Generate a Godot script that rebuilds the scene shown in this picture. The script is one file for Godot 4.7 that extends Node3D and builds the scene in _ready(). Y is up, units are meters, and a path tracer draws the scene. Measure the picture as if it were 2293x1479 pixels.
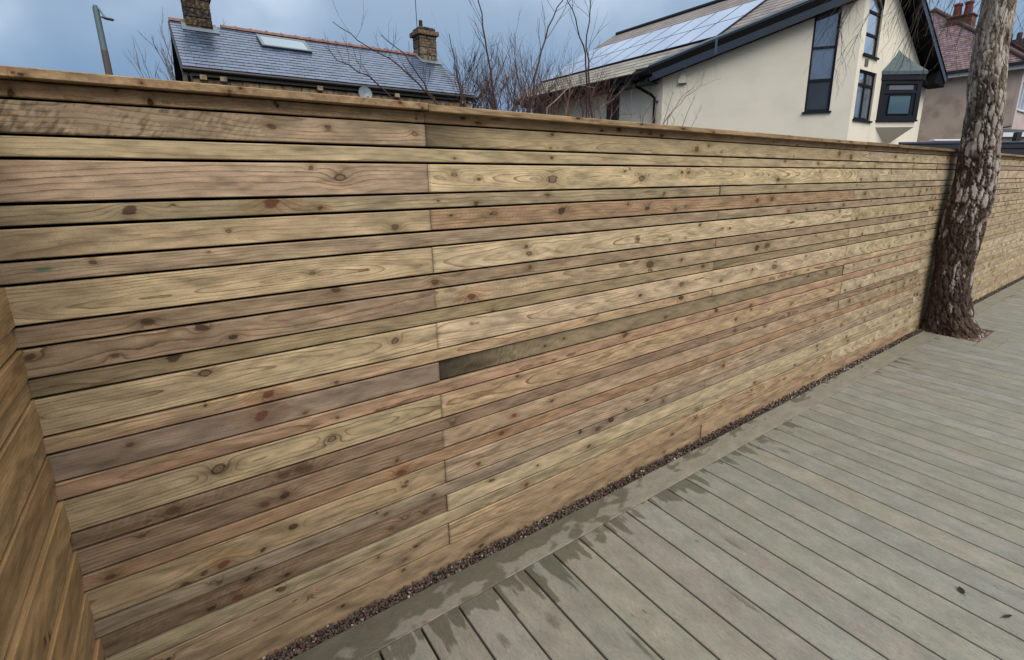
extends Node3D
# A horizontal-slat timber fence beside a composite deck, a birch growing against it, houses beyond.

const CAM := Vector3(0, 1.5642, 1.6314)
const FW := Vector3(0.594, 0, -0.805)      # horizontal view direction, also the way the canted house wall faces away
const RT := Vector3(0.805, 0, 0.594)

# ---------------------------------------------------------------- the place
func _ready() -> void:
	var cam := Camera3D.new()
	cam.name = "camera"
	cam.near = 0.05
	cam.far = 1200.0
	cam.projection = Camera3D.PROJECTION_FRUSTUM
	cam.size = 0.05 * 1479.0 / 1105.5
	cam.frustum_offset = Vector2(-0.0569, -0.0612) * 0.05
	cam.transform = Transform3D(Basis.from_euler(Vector3(deg_to_rad(-13.93), deg_to_rad(-36.426), deg_to_rad(-0.366))), CAM)
	add_child(cam)
	var env := Environment.new()
	env.background_mode = Environment.BG_SKY
	env.tonemap_mode = Environment.TONE_MAPPER_LINEAR
	env.tonemap_exposure = 2.0
	env.sdfgi_enabled = true
	env.ssao_enabled = true
	env.ssil_enabled = true
	var air := ProceduralSkyMaterial.new()
	air.sky_top_color = Color(0.90, 0.90, 0.89)
	air.sky_horizon_color = Color(0.255, 0.385, 0.51)
	air.sky_curve = 1.2
	air.ground_bottom_color = Color(0.2, 0.19, 0.18)
	air.ground_horizon_color = Color(0.3, 0.32, 0.36)
	air.sky_energy_multiplier = 1.0
	var cloud := FastNoiseLite.new()
	cloud.seed = 14
	cloud.frequency = 0.014
	cloud.fractal_octaves = 5
	var cover := NoiseTexture2D.new()
	cover.width = 1024
	cover.height = 512
	cover.seamless = true
	cover.noise = cloud
	var gr := Gradient.new()
	gr.offsets = PackedFloat32Array([0.4, 0.85])
	gr.colors = PackedColorArray([Color(0.0, 0.0, 0.0, 1.0), Color(0.56, 0.56, 0.55, 1.0)])
	cover.color_ramp = gr
	air.sky_cover = cover
	air.sky_cover_modulate = Color(1, 1, 1, 0.5)
	var sky := Sky.new()
	sky.sky_material = air
	env.sky = sky
	var we := WorldEnvironment.new()
	we.name = "world"
	we.environment = env
	add_child(we)
	var sun := DirectionalLight3D.new()
	sun.name = "sun"
	sun.light_energy = 0.5
	sun.light_color = Color(1.0, 0.985, 0.955)
	sun.light_angular_distance = 45.0
	sun.shadow_enabled = true
	add_child(sun)
	sun.look_at_from_position(Vector3(-0.8, 10, 8.0), Vector3.ZERO)

	fibre = noise_bytes(1, 160, 512, 0.42, 2048, 512, 3)
	blotch = noise_bytes(2, 128, 128, 0.06, 2048, 128, 4)
	patch = noise_bytes(3, 512, 512, 0.011, 512, 512, 5)
	speck = noise_bytes(4, 512, 512, 0.30, 512, 512, 2)
	build_ground()
	fence_jobs_made()
	fence_tex = ImageTexture.create_from_image(paint(AW))
	spare_jobs_made()
	spare_tex = ImageTexture.create_from_image(paint(AW))
	build_fence()
	deck_jobs_made()
	build_deck(ImageTexture.create_from_image(paint(AW)))
	build_stone_house()
	build_cream_house()
	build_brown_house()
	build_birch()
	build_shrubs()
	build_rest()

# ---------------------------------------------------------------- mesh building
class MB:
	var v := PackedVector3Array()
	var n := PackedVector3Array()
	var t := PackedVector2Array()
	var c := PackedColorArray()
	func tri(a: Vector3, b: Vector3, d: Vector3, hint: Vector3, ua := Vector2.ZERO, ub := Vector2.ZERO, ud := Vector2.ZERO, col := Color.WHITE) -> void:
		var nn := (d - a).cross(b - a)
		if nn.length_squared() < 1e-18:
			return
		nn = nn.normalized()
		if nn.dot(hint) < 0.0:
			nn = -nn
			v.append(a); v.append(d); v.append(b)
			t.append(ua); t.append(ud); t.append(ub)
		else:
			v.append(a); v.append(b); v.append(d)
			t.append(ua); t.append(ub); t.append(ud)
		for i in 3:
			n.append(nn); c.append(col)
	func quad(a: Vector3, b: Vector3, d: Vector3, e: Vector3, hint: Vector3, col := Color.WHITE, uvs := []) -> void:
		if uvs.is_empty():
			tri(a, b, d, hint, Vector2.ZERO, Vector2.ZERO, Vector2.ZERO, col)
			tri(a, d, e, hint, Vector2.ZERO, Vector2.ZERO, Vector2.ZERO, col)
		else:
			tri(a, b, d, hint, uvs[0], uvs[1], uvs[2], col)
			tri(a, d, e, hint, uvs[0], uvs[2], uvs[3], col)
	func box(o: Vector3, size: Vector3, bs := Basis.IDENTITY, col := Color.WHITE, ch := 0.0) -> void:
		# a box with bevelled edges; triangles 12, or 44 with a bevel
		var h := size * 0.5
		if ch <= 0.0:
			for ax in 3:
				for s in [-1.0, 1.0]:
					var nrm := Vector3.ZERO
					nrm[ax] = s
					var p := Vector3.ZERO
					var q := Vector3.ZERO
					p[(ax + 1) % 3] = h[(ax + 1) % 3]
					q[(ax + 2) % 3] = h[(ax + 2) % 3]
					var m := nrm * h[ax]
					quad(o + bs * (m - p - q), o + bs * (m + p - q), o + bs * (m + p + q), o + bs * (m - p + q), bs * nrm, col)
			return
		for ax in 3:
			var i := (ax + 1) % 3
			var j := (ax + 2) % 3
			for s in [-1.0, 1.0]:
				var nrm := Vector3.ZERO
				nrm[ax] = s
				var p := Vector3.ZERO
				var q := Vector3.ZERO
				p[i] = h[i] - ch
				q[j] = h[j] - ch
				var m := nrm * h[ax]
				quad(o + bs * (m - p - q), o + bs * (m + p - q), o + bs * (m + p + q), o + bs * (m - p + q), bs * nrm, col)
			for si in [-1.0, 1.0]:
				for sj in [-1.0, 1.0]:
					var e := Vector3.ZERO
					e[ax] = h[ax] - ch
					var a1 := Vector3.ZERO
					a1[i] = si * h[i]
					a1[j] = sj * (h[j] - ch)
					var a2 := Vector3.ZERO
					a2[i] = si * (h[i] - ch)
					a2[j] = sj * h[j]
					quad(o + bs * (a1 - e), o + bs * (a1 + e), o + bs * (a2 + e), o + bs * (a2 - e), bs * (a1 + a2), col)
		for sx in [-1.0, 1.0]:
			for sy in [-1.0, 1.0]:
				for sz in [-1.0, 1.0]:
					var k := Vector3(sx, sy, sz)
					var a := k * (h - Vector3(0, ch, ch))
					var b := k * (h - Vector3(ch, 0, ch))
					var d := k * (h - Vector3(ch, ch, 0))
					tri(o + bs * a, o + bs * b, o + bs * d, bs * k, Vector2.ZERO, Vector2.ZERO, Vector2.ZERO, col)
	func prism(poly: PackedVector2Array, o: Vector3, ax: Vector3, ay: Vector3, deep: Vector3, col := Color.WHITE) -> void:
		var idx := Geometry2D.triangulate_polygon(poly)
		for k in range(0, idx.size(), 3):
			var a := o + ax * poly[idx[k]].x + ay * poly[idx[k]].y
			var b := o + ax * poly[idx[k + 1]].x + ay * poly[idx[k + 1]].y
			var d := o + ax * poly[idx[k + 2]].x + ay * poly[idx[k + 2]].y
			tri(a, b, d, -deep, Vector2.ZERO, Vector2.ZERO, Vector2.ZERO, col)
			tri(a + deep, b + deep, d + deep, deep, Vector2.ZERO, Vector2.ZERO, Vector2.ZERO, col)
		var area := 0.0
		for k in poly.size():
			area += poly[k].cross(poly[(k + 1) % poly.size()])
		for k in poly.size():
			var p := poly[k]
			var q := poly[(k + 1) % poly.size()]
			var out2 := Vector2(q.y - p.y, p.x - q.x) * signf(area)
			var a := o + ax * p.x + ay * p.y
			var b := o + ax * q.x + ay * q.y
			quad(a, b, b + deep, a + deep, ax * out2.x + ay * out2.y, col)
	func tube(pts: PackedVector3Array, rad: PackedFloat32Array, sides: int, c0 := Color.WHITE, c1 := Color.WHITE) -> void:
		var ref := Vector3(0.31, 0.2, 0.93)
		var rings := []
		var norms := []
		for i in pts.size():
			var d := (pts[mini(i + 1, pts.size() - 1)] - pts[maxi(i - 1, 0)]).normalized()
			if absf(d.dot(ref)) > 0.96:
				ref = Vector3(0.9, 0.1, 0.4)
			var x := d.cross(ref).normalized()
			var y := d.cross(x)
			var ring := PackedVector3Array()
			var nr := PackedVector3Array()
			for k in sides:
				var a := TAU * k / sides
				var w := x * cos(a) + y * sin(a)
				ring.append(pts[i] + w * rad[i])
				nr.append(w)
			rings.append(ring); norms.append(nr)
		for i in pts.size() - 1:
			var ca := c0.lerp(c1, float(i) / (pts.size() - 1))
			for k in sides:
				var k2 := (k + 1) % sides
				var a: Vector3 = rings[i][k]
				var b: Vector3 = rings[i][k2]
				var d: Vector3 = rings[i + 1][k2]
				var e: Vector3 = rings[i + 1][k]
				var m: Vector3 = norms[i][k]
				var m2: Vector3 = norms[i][k2]
				if (d - a).cross(b - a).dot(m + m2) >= 0.0:
					v.append(a); v.append(b); v.append(d); v.append(a); v.append(d); v.append(e)
					n.append(m); n.append(m2); n.append(m2); n.append(m); n.append(m2); n.append(m)
				else:
					v.append(a); v.append(d); v.append(b); v.append(a); v.append(e); v.append(d)
					n.append(m); n.append(m2); n.append(m2); n.append(m); n.append(m); n.append(m2)
				for q in 6:
					t.append(Vector2.ZERO); c.append(ca)
	func mesh() -> ArrayMesh:
		var arr := []
		arr.resize(Mesh.ARRAY_MAX)
		arr[Mesh.ARRAY_VERTEX] = v
		arr[Mesh.ARRAY_NORMAL] = n
		arr[Mesh.ARRAY_TEX_UV] = t
		arr[Mesh.ARRAY_COLOR] = c
		var m := ArrayMesh.new()
		m.add_surface_from_arrays(Mesh.PRIMITIVE_TRIANGLES, arr)
		return m

# ---------------------------------------------------------------- naming
var used := {}
func numbered(called: String, parent: Node) -> String:
	var key := str(parent.get_instance_id()) + called
	var k: int = used.get(key, 0)
	used[key] = k + 1
	return called if k == 0 else "%s_%03d" % [called, k]

func tag(o: Node, label: String, category: String, group := "", kind := "") -> void:
	if label: o.set_meta("label", label)
	if category: o.set_meta("category", category)
	if group: o.set_meta("group", group)
	if kind: o.set_meta("kind", kind)

func thing(called: String, label: String, category: String, at := Vector3.ZERO, group := "", kind := "") -> Node3D:
	var o := Node3D.new()
	o.name = numbered(called, self)
	add_child(o, true)
	o.position = at
	tag(o, label, category, group, kind)
	return o

func put(called: String, mesh: Mesh, mat: Material, parent: Node, at := Transform3D.IDENTITY) -> MeshInstance3D:
	var o := MeshInstance3D.new()
	o.name = numbered(called, parent)
	o.mesh = mesh
	o.material_override = mat
	parent.add_child(o, true)
	o.transform = at
	return o

func part(called: String, b: MB, mat: Material, parent: Node) -> MeshInstance3D:
	return put(called, b.mesh(), mat, parent)

func solid(col: Color, rough := 0.8, metal := 0.0, spec := 0.5) -> StandardMaterial3D:
	var m := StandardMaterial3D.new()
	m.albedo_color = col
	m.roughness = rough
	m.metallic = metal
	m.metallic_specular = spec
	m.vertex_color_use_as_albedo = true
	return m

func noise_tex(seed_: int, freq: float, size: int, ramp: Array, oct := 4, type := FastNoiseLite.TYPE_SIMPLEX_SMOOTH) -> NoiseTexture2D:
	var f := FastNoiseLite.new()
	f.seed = seed_
	f.noise_type = type
	f.frequency = freq
	f.fractal_octaves = oct
	var g := Gradient.new()
	g.offsets = PackedFloat32Array([0.0, 0.5, 1.0])
	g.colors = PackedColorArray(ramp)
	var t := NoiseTexture2D.new()
	t.width = size
	t.height = size
	t.seamless = true
	t.noise = f
	t.color_ramp = g
	return t

func mottled(col: Color, seed_: int, amount: float, scale: float, rough := 0.85, spec := 0.5, bump := 0.0) -> StandardMaterial3D:
	# a colour broken by soft uneven tone, laid over the surface in world space
	var m := solid(Color.WHITE, rough, 0.0, spec)
	m.albedo_texture = noise_tex(seed_, 0.012, 256, [col.darkened(amount), col, col.lightened(amount * 0.6)], 5)
	m.uv1_triplanar = true
	m.uv1_world_triplanar = true
	m.uv1_scale = Vector3.ONE * scale
	if bump > 0.0:
		var f := FastNoiseLite.new()
		f.seed = seed_ + 9
		f.frequency = 0.06
		f.fractal_octaves = 4
		var t := NoiseTexture2D.new()
		t.width = 256
		t.height = 256
		t.seamless = true
		t.noise = f
		t.as_normal_map = true
		t.bump_strength = bump
		m.normal_enabled = true
		m.normal_texture = t
	return m

# ---------------------------------------------------------------- timber pictures: sawn softwood and embossed composite
const AW := 2048
var fibre: PackedByteArray      # 2048 x 512, streaked along x
var blotch: PackedByteArray     # 2048 x 128, broad
var patch: PackedByteArray      # 512 x 512, soft clouds
var speck: PackedByteArray      # 512 x 512, fine
var jobs: Array = []
var results: Array = []

func noise_bytes(seed_: int, w: int, h: int, freq: float, wide: int, high: int, oct: int) -> PackedByteArray:
	var f := FastNoiseLite.new()
	f.seed = seed_
	f.noise_type = FastNoiseLite.TYPE_SIMPLEX
	f.frequency = freq
	f.fractal_octaves = oct
	var im := f.get_seamless_image(w, h, false, false, 0.2, true)
	if w != wide or h != high:
		im.resize(wide, high, Image.INTERPOLATE_CUBIC)
	return im.get_data()

func wood_strip(i: int) -> void:
	var j: Dictionary = jobs[i]
	if j.kind == "deck":
		results[i] = deck_strip(j)
		return
	var w: int = j.w
	var h: int = j.h
	var length: float = j.len
	var ht: float = j.ht
	var r := RandomNumberGenerator.new()
	r.seed = j.seed
	var sp: float = j.get("sp", r.randf_range(0.006, 0.013))
	var late: float = j.get("late", r.randf_range(0.12, 0.24))
	var d0: float = j.get("d0", r.randf_range(0.012, 0.05))
	var tilt: float = r.randf_range(-0.02, 0.02)
	var v0: float = r.randf_range(-0.5, 1.5) * ht
	if j.get("cath", false):
		v0 = ht * r.randf_range(0.3, 0.7)
		tilt = r.randf_range(0.03, 0.055) * (1.0 if r.randf() < 0.5 else -1.0)
		d0 = r.randf_range(0.01, 0.03)
	var base: Color = j.base
	var knots: Array = j.get("knots", [])
	var saw: float = j.get("saw", 0.0)
	var mildew: float = j.get("mildew", 0.0)
	var enddark: float = j.get("enddark", 0.0)
	var band: Color = j.get("band", Color(0, 0, 0, 0))
	var paint_at: Vector3 = j.get("paint", Vector3.ZERO)
	var nz := FastNoiseLite.new()
	nz.seed = j.seed
	nz.frequency = 1.0
	nz.fractal_octaves = 2
	var fo: int = r.randi_range(0, 511)
	var bo: int = r.randi_range(0, 2047)
	var br: int = r.randi_range(0, 127)
	var hue := r.randf_range(-1.0, 1.0)
	var out := PackedByteArray()
	out.resize(w * h * 3)
	var xs := length / w
	var ys := ht / h
	for x in w:
		var u := x * xs
		var wob := nz.get_noise_1d(u * 0.9) * 0.016 + nz.get_noise_1d(u * 6.0 + 50.0) * 0.003
		var vv := v0 + nz.get_noise_1d(u * 0.9 + 200.0) * 0.02
		var d := d0 + tilt * (u - length * 0.4) + wob
		var near := []
		for k in knots:
			if absf(k.x - u) < k.z * 7.0 + 0.01:
				near.append(k)
		var bx := (int(u * 330.0) + bo) & 2047
		var fx := (x + bo) & 2047
		var endf := 1.0
		var e := minf(u, length - u)
		if e < 0.012:
			endf = 0.8 + 0.2 * e / 0.012
		if enddark > 0.0 and u < 0.35:
			endf *= 1.0 - enddark * (1.0 - u / 0.35)
		for y in h:
			var v := (h - 1 - y) * ys
			var dv := v - vv
			var rr := sqrt(dv * dv + d * d)
			var f := fibre[(((y * 3 + fo) & 511) << 11) + fx] * 0.00392
			var f2 := fibre[(((y * 2 + fo * 7) & 511) << 11) + ((fx * 3) & 2047)] * 0.00392
			var bl := blotch[(((y + br) & 127) << 11) + bx] * 0.00392
			var core := 9.0
			var kt := 0
			var halo := 0.0
			for k: Vector4 in near:
				var kr := k.z
				var ex := (u - k.x) / (kr * 2.6)
				var ey := (v - k.y) / (kr * 1.5)
				var g := exp(-(ex * ex + ey * ey))
				rr += kr * 1.5 * g
				halo = maxf(halo, g)
				var tw := fposmod(k.x * 37.7, 1.0)
				var qx := (u - k.x + (v - k.y) * (tw - 0.5)) / (kr * (0.9 + 0.5 * tw))
				var qy := (v - k.y) / (kr * (0.62 + 0.3 * fposmod(k.x * 91.3, 1.0)))
				var q := sqrt(qx * qx + qy * qy) * (0.8 + 0.5 * bl) + (f - 0.5) * 0.25
				if q < core:
					core = q
					kt = int(k.w)
			var pi := (((int(v * 900.0) + fo) & 511) << 9) + ((int(u * 330.0) + bo) & 511)
			var pa := patch[pi] * 0.00392
			var pb := patch[(pi + 77777) & 262143] * 0.00392
			var sk := speck[(((int(v * 1100.0) + fo) & 511) << 9) + ((int(u * 800.0) + bo) & 511)] * 0.00392
			var ph := rr / sp + (f2 - 0.5) * 0.10 + (pb - 0.5) * 0.5
			var rn := floorf(ph)
			var fr := ph - rn
			var lw := clampf((fr - 0.55) * 2.6, 0.0, 1.0)
			lw *= lw
			if fr > 0.93:
				lw *= (1.0 - fr) * 14.3
			var fine := ph * 3.0 - floorf(ph * 3.0)
			fine *= fine * fine
			# every ring has its own strength, and fades in and out along the board
			lw *= (0.45 + 1.1 * fposmod(rn * 0.618 + tilt * 91.0, 1.0)) * clampf(0.35 + pa * 1.2, 0.0, 1.3)
			var m := (1.0 - late * lw) * (0.91 + 0.18 * f) * (0.88 + 0.24 * pa) * (0.93 + 0.14 * sk) * (1.0 - late * 0.35 * fine) * endf
			if saw > 0.0:
				var sa := sin((u * 0.86 + v * 0.5) * 420.0 + bl * 9.0)
				if sa > 0.55:
					m *= 1.0 - saw * (sa - 0.55)
			if f < 0.16 and f2 < 0.25:
				m *= 0.84
			var hu := (pb - 0.5) * 0.07 + hue * 0.012
			var cr := base.r * m * (1.0 + hu * 0.4)
			var cg := base.g * m * (1.0 - lw * late * 0.25)
			var cb := base.b * m * (1.0 - lw * late * 0.5 + hu * 0.3)
			if band.a > 0.0:
				var bw := clampf((0.62 - v / ht + (f2 - 0.5) * 0.5) * 2.2, 0.0, 1.0) * band.a * clampf(bl * 2.4 - 0.5, 0.0, 1.0)
				cr = lerpf(cr, band.r * m, bw)
				cg = lerpf(cg, band.g * m, bw)
				cb = lerpf(cb, band.b * m, bw)
			if mildew > 0.0:
				var mp := patch[(((int(v * 1500.0 + u * 1200.0) + fo) & 511) << 9) + ((int(u * 4200.0 - v * 3000.0) + bo) & 511)] * 0.00392
				var ml := clampf((mp * 0.5 + pa * 0.5 + f * 0.18 - 0.52) * 3.2, 0.0, 1.0) * clampf(1.5 - absf(u - 0.2) * 3.0, 0.0, 1.0)
				ml = mildew * ml * (0.4 + 0.6 * f)
				cr *= 1.0 - ml
				cg *= 1.0 - ml
				cb *= 1.0 - ml
			if halo > 0.05:
				var hm := 1.0 - 0.2 * halo
				cr *= hm
				cg *= hm * (0.99 if kt != 1 else 0.95)
				cb *= hm * (0.97 if kt != 1 else 0.9)
			if core < 1.2:
				var edge := clampf((1.2 - core) * 4.0, 0.0, 1.0)
				var ring := 0.85 + 0.15 * sin(core * 15.0)
				var kc := Color(0.36, 0.25, 0.15)
				if kt == 1:
					kc = Color(0.40, 0.21, 0.12)
				elif kt == 2:
					kc = Color(0.53, 0.43, 0.30)
					if core > 0.72 and core < 1.1:
						kc = Color(0.26, 0.19, 0.12)
				elif kt == 3:
					kc = Color(0.24, 0.16, 0.09)
				edge *= 0.85 * (0.7 + 0.3 * f2)
				cr = lerpf(cr, kc.r * ring, edge)
				cg = lerpf(cg, kc.g * ring, edge)
				cb = lerpf(cb, kc.b * ring, edge)
			if paint_at.z > 0.0:
				var gx := (u - paint_at.x) / paint_at.z
				var gy := (v - paint_at.y) / (paint_at.z * 0.35)
				var gq := clampf(1.3 - gx * gx - gy * gy - f * 0.9, 0.0, 0.8)
				cr = lerpf(cr, 0.25, gq)
				cg = lerpf(cg, 0.40, gq)
				cb = lerpf(cb, 0.31, gq)
			# weathered: a little of the colour has gone
			var gray := cr * 0.35 + cg * 0.5 + cb * 0.15
			cr = lerpf(gray, cr, 0.84)
			cg = lerpf(gray, cg, 0.84) * 1.0
			cb = lerpf(gray, cb, 0.84) * 1.06
			var p := (y * w + x) * 3
			out[p] = int(clampf(cr, 0.0, 1.0) * 255.0)
			out[p + 1] = int(clampf(cg, 0.0, 1.0) * 255.0)
			out[p + 2] = int(clampf(cb, 0.0, 1.0) * 255.0)
	results[i] = out

func deck_strip(j: Dictionary) -> PackedByteArray:
	var w: int = j.w
	var h: int = j.h
	var length: float = j.len
	var ht: float = j.ht
	var r := RandomNumberGenerator.new()
	r.seed = j.seed
	var base: Color = j.base
	var wet: float = j.get("wet", 0.0)
	var edge_wet: float = j.get("edge_wet", 0.0)
	var spots: Array = j.get("spots", [])
	var fo: int = r.randi_range(0, 511)
	var bo: int = r.randi_range(0, 2047)
	var br: int = r.randi_range(0, 127)
	var nz := FastNoiseLite.new()
	nz.seed = j.seed
	nz.frequency = 1.0
	nz.fractal_octaves = 3
	var reach := PackedFloat32Array()
	for y in h:
		var v := y * ht / h
		reach.append(wet * (0.75 + 1.5 * nz.get_noise_1d(v * 17.0) + 0.22 * nz.get_noise_1d(v * 150.0 + 70.0)))
	var v0 := ht * r.randf_range(0.2, 0.8)
	var out := PackedByteArray()
	out.resize(w * h * 3)
	var xs := length / w
	for x in w:
		var u := x * xs
		var bx := (int(u * 420.0) + bo) & 2047
		var fx := (x * 2 + bo) & 2047
		var dd := 0.02 + 0.02 * nz.get_noise_1d(u * 1.4)
		var er := 0.0
		if edge_wet > 0.0:
			er = (clampf(1.15 - (u - 1.35) * 0.75, 0.10, 1.15) + 0.55 * nz.get_noise_1d(u * 1.9) + 0.22 * nz.get_noise_1d(u * 11.0 + 9.0)) * edge_wet
		for y in h:
			var v := y * ht / h
			var f := fibre[(((y * 6 + fo) & 511) << 11) + fx] * 0.00392
			var f2 := fibre[(((y * 11 + fo * 3) & 511) << 11) + ((fx * 2) & 2047)] * 0.00392
			var bl := blotch[(((y + br) & 127) << 11) + bx] * 0.00392
			var b2 := blotch[(((y + br + 60) & 127) << 11) + ((bx * 2 + 700) & 2047)] * 0.00392
			var rr := sqrt((v - v0) * (v - v0) + dd * dd) / 0.0055 + f2 * 0.7
			var fr := rr - floorf(rr)
			var pi := (((int(v * 800.0) + fo) & 511) << 9) + ((int(u * 420.0) + bo) & 511)
			var pa := patch[pi] * 0.00392
			var pb := patch[(pi + 99999) & 262143] * 0.00392
			var sk := speck[(((int(v * 900.0) + fo) & 511) << 9) + ((int(u * 600.0) + bo) & 511)] * 0.00392
			var m := (0.87 + 0.15 * f + 0.12 * f2) * (0.925 + 0.15 * pa) * (0.92 + 0.16 * sk) * (1.0 - 0.06 * fr * fr)
			if f * f2 < 0.07:
				m *= 0.92
			var cr := base.r * m * (1.0 + (pb - 0.5) * 0.055)
			var cg := base.g * m
			var cb := base.b * m * (1.0 + (b2 - 0.5) * 0.04)
			var s := 0.0
			if wet > 0.0:
				s = clampf((reach[y] + (f - 0.5) * 0.03 + (pa - 0.5) * 0.20 - u) * 26.0, 0.0, 1.0)
			if er > 0.0:
				s = maxf(s, clampf((er + (pa - 0.5) * 1.5 + (f - 0.5) * 0.15 - v / ht) * 3.2, 0.0, 1.0))
			for k: Vector4 in spots:
				var qx := (u - k.x) / k.z
				var qy := (v - k.y) / k.w
				s = maxf(s, clampf(1.6 - (qx * qx + qy * qy) - f * 0.4 - pb * 1.1, 0.0, 1.0))
			if s > 0.0:
				cr *= 1.0 - 0.31 * s
				cg *= 1.0 - 0.31 * s
				cb *= 1.0 - 0.35 * s
			var p := (y * w + x) * 3
			out[p] = int(clampf(cr, 0.0, 1.0) * 255.0)
			out[p + 1] = int(clampf(cg, 0.0, 1.0) * 255.0)
			out[p + 2] = int(clampf(cb, 0.0, 1.0) * 255.0)
	return out

func paint(high: int) -> Image:
	results.clear()
	results.resize(jobs.size())
	var id := WorkerThreadPool.add_group_task(wood_strip, jobs.size(), -1, true)
	WorkerThreadPool.wait_for_group_task_completion(id)
	var im := Image.create(AW, high, false, Image.FORMAT_RGB8)
	for k in jobs.size():
		var j: Dictionary = jobs[k]
		var s := Image.create_from_data(j.w, j.h, false, Image.FORMAT_RGB8, results[k])
		im.blit_rect(s, Rect2i(0, 0, j.w, j.h), Vector2i(j.x, j.y))
		# repeat the border rows so that filtering never reaches the neighbour
		im.blit_rect(s, Rect2i(0, 0, j.w, 1), Vector2i(j.x, j.y - 1))
		im.blit_rect(s, Rect2i(0, j.h - 1, j.w, 1), Vector2i(j.x, j.y + j.h))
	return im

func strip_uv(j: Dictionary, high: int) -> Rect2:
	return Rect2((j.x + 1.0) / AW, (j.y + 0.5) / high, (j.w - 2.0) / AW, (j.h - 1.0) / high)

# a sawn board: runs along +x from 0, up +y from 0, face at z = 0, back at z = -thick; gently bowed
func board(length: float, ht: float, thick: float, uv: Rect2, seed_: int, bow := 0.0012, tint := Color.WHITE, segs := 4) -> ArrayMesh:
	var b := MB.new()
	var r := RandomNumberGenerator.new()
	r.seed = seed_
	var ch := minf(0.0022, ht * 0.12)
	var lo := []
	var hi := []
	var zz := []
	for i in segs + 1:
		lo.append(r.randf_range(-bow, bow) * 0.5)
		hi.append(ht + r.randf_range(-bow, bow) * 0.5)
		zz.append(r.randf_range(-bow, bow) * 0.8)
	for i in segs:
		var x0 := length * i / segs
		var x1 := length * (i + 1) / segs
		var a: float = lo[i]
		var a1: float = lo[i + 1]
		var t: float = hi[i]
		var t1: float = hi[i + 1]
		var z: float = zz[i]
		var z1: float = zz[i + 1]
		var u0 := uv.position.x + uv.size.x * i / segs
		var u1 := uv.position.x + uv.size.x * (i + 1) / segs
		var vt := uv.position.y
		var vb := uv.end.y
		var ci := uv.size.y * ch / ht
		b.quad(Vector3(x0, a + ch, z), Vector3(x1, a1 + ch, z1), Vector3(x1, t1 - ch, z1), Vector3(x0, t - ch, z), Vector3.BACK, tint,
			[Vector2(u0, vb - ci), Vector2(u1, vb - ci), Vector2(u1, vt + ci), Vector2(u0, vt + ci)])
		b.quad(Vector3(x0, a, z - ch), Vector3(x1, a1, z1 - ch), Vector3(x1, a1 + ch, z1), Vector3(x0, a + ch, z), Vector3(0, -1, 1), tint,
			[Vector2(u0, vb), Vector2(u1, vb), Vector2(u1, vb - ci), Vector2(u0, vb - ci)])
		b.quad(Vector3(x0, t - ch, z), Vector3(x1, t1 - ch, z1), Vector3(x1, t1, z1 - ch), Vector3(x0, t, z - ch), Vector3(0, 1, 1), tint,
			[Vector2(u0, vt + ci), Vector2(u1, vt + ci), Vector2(u1, vt), Vector2(u0, vt)])
		var vm := vt + uv.size.y * 0.35
		b.quad(Vector3(x0, a, z - ch), Vector3(x1, a1, z1 - ch), Vector3(x1, a1, -thick), Vector3(x0, a, -thick), Vector3.DOWN, tint, [Vector2(u0, vb), Vector2(u1, vb), Vector2(u1, vm), Vector2(u0, vm)])
		b.quad(Vector3(x0, t, z - ch), Vector3(x1, t1, z1 - ch), Vector3(x1, t1, -thick), Vector3(x0, t, -thick), Vector3.UP, tint, [Vector2(u0, vt), Vector2(u1, vt), Vector2(u1, vm), Vector2(u0, vm)])
		b.quad(Vector3(x0, a, -thick), Vector3(x1, a1, -thick), Vector3(x1, t1, -thick), Vector3(x0, t, -thick), Vector3.FORWARD, tint, [Vector2(u0, vb), Vector2(u1, vb), Vector2(u1, vt), Vector2(u0, vt)])
	for s in 2:
		var i: int = segs * s
		var x := length * s
		var a: float = lo[i]
		var t: float = hi[i]
		var z: float = zz[i]
		var ue := uv.position.x if s == 0 else uv.end.x
		var ui := ue + (0.01 if s == 0 else -0.01)
		b.quad(Vector3(x, a, z - ch), Vector3(x, t, z - ch), Vector3(x, t, -thick), Vector3(x, a, -thick), Vector3(-1 + 2 * s, 0, 0), tint.darkened(0.15), [Vector2(ue, uv.end.y), Vector2(ue, uv.position.y), Vector2(ui, uv.position.y), Vector2(ui, uv.end.y)])
		b.quad(Vector3(x, a + ch, z), Vector3(x, t - ch, z), Vector3(x, t, z - ch), Vector3(x, a, z - ch), Vector3(-1 + 2 * s, 0, 0), tint, [Vector2(ue, uv.end.y), Vector2(ue, uv.position.y), Vector2(ue, uv.position.y), Vector2(ue, uv.end.y)])
	return b.mesh()

# ---------------------------------------------------------------- fence
const LEVEL := [1.7423, 1.6647, 1.6134, 1.5128, 1.4599, 1.3821, 1.3277, 1.2272, 1.1727, 1.0961, 1.044, 0.9414, 0.8928, 0.8127, 0.7599, 0.6592, 0.6077, 0.5288, 0.4767, 0.375, 0.3195, 0.2419, 0.1862, 0.0836, -0.03]
const WALL_X := -0.339
const POST := 1.70
const JOINT := 0.73
var fence_tex: ImageTexture
var spare_tex: ImageTexture
var fence_jobs: Array = []
var strips := {}                # name -> uv rectangle
var rng := RandomNumberGenerator.new()

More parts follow.
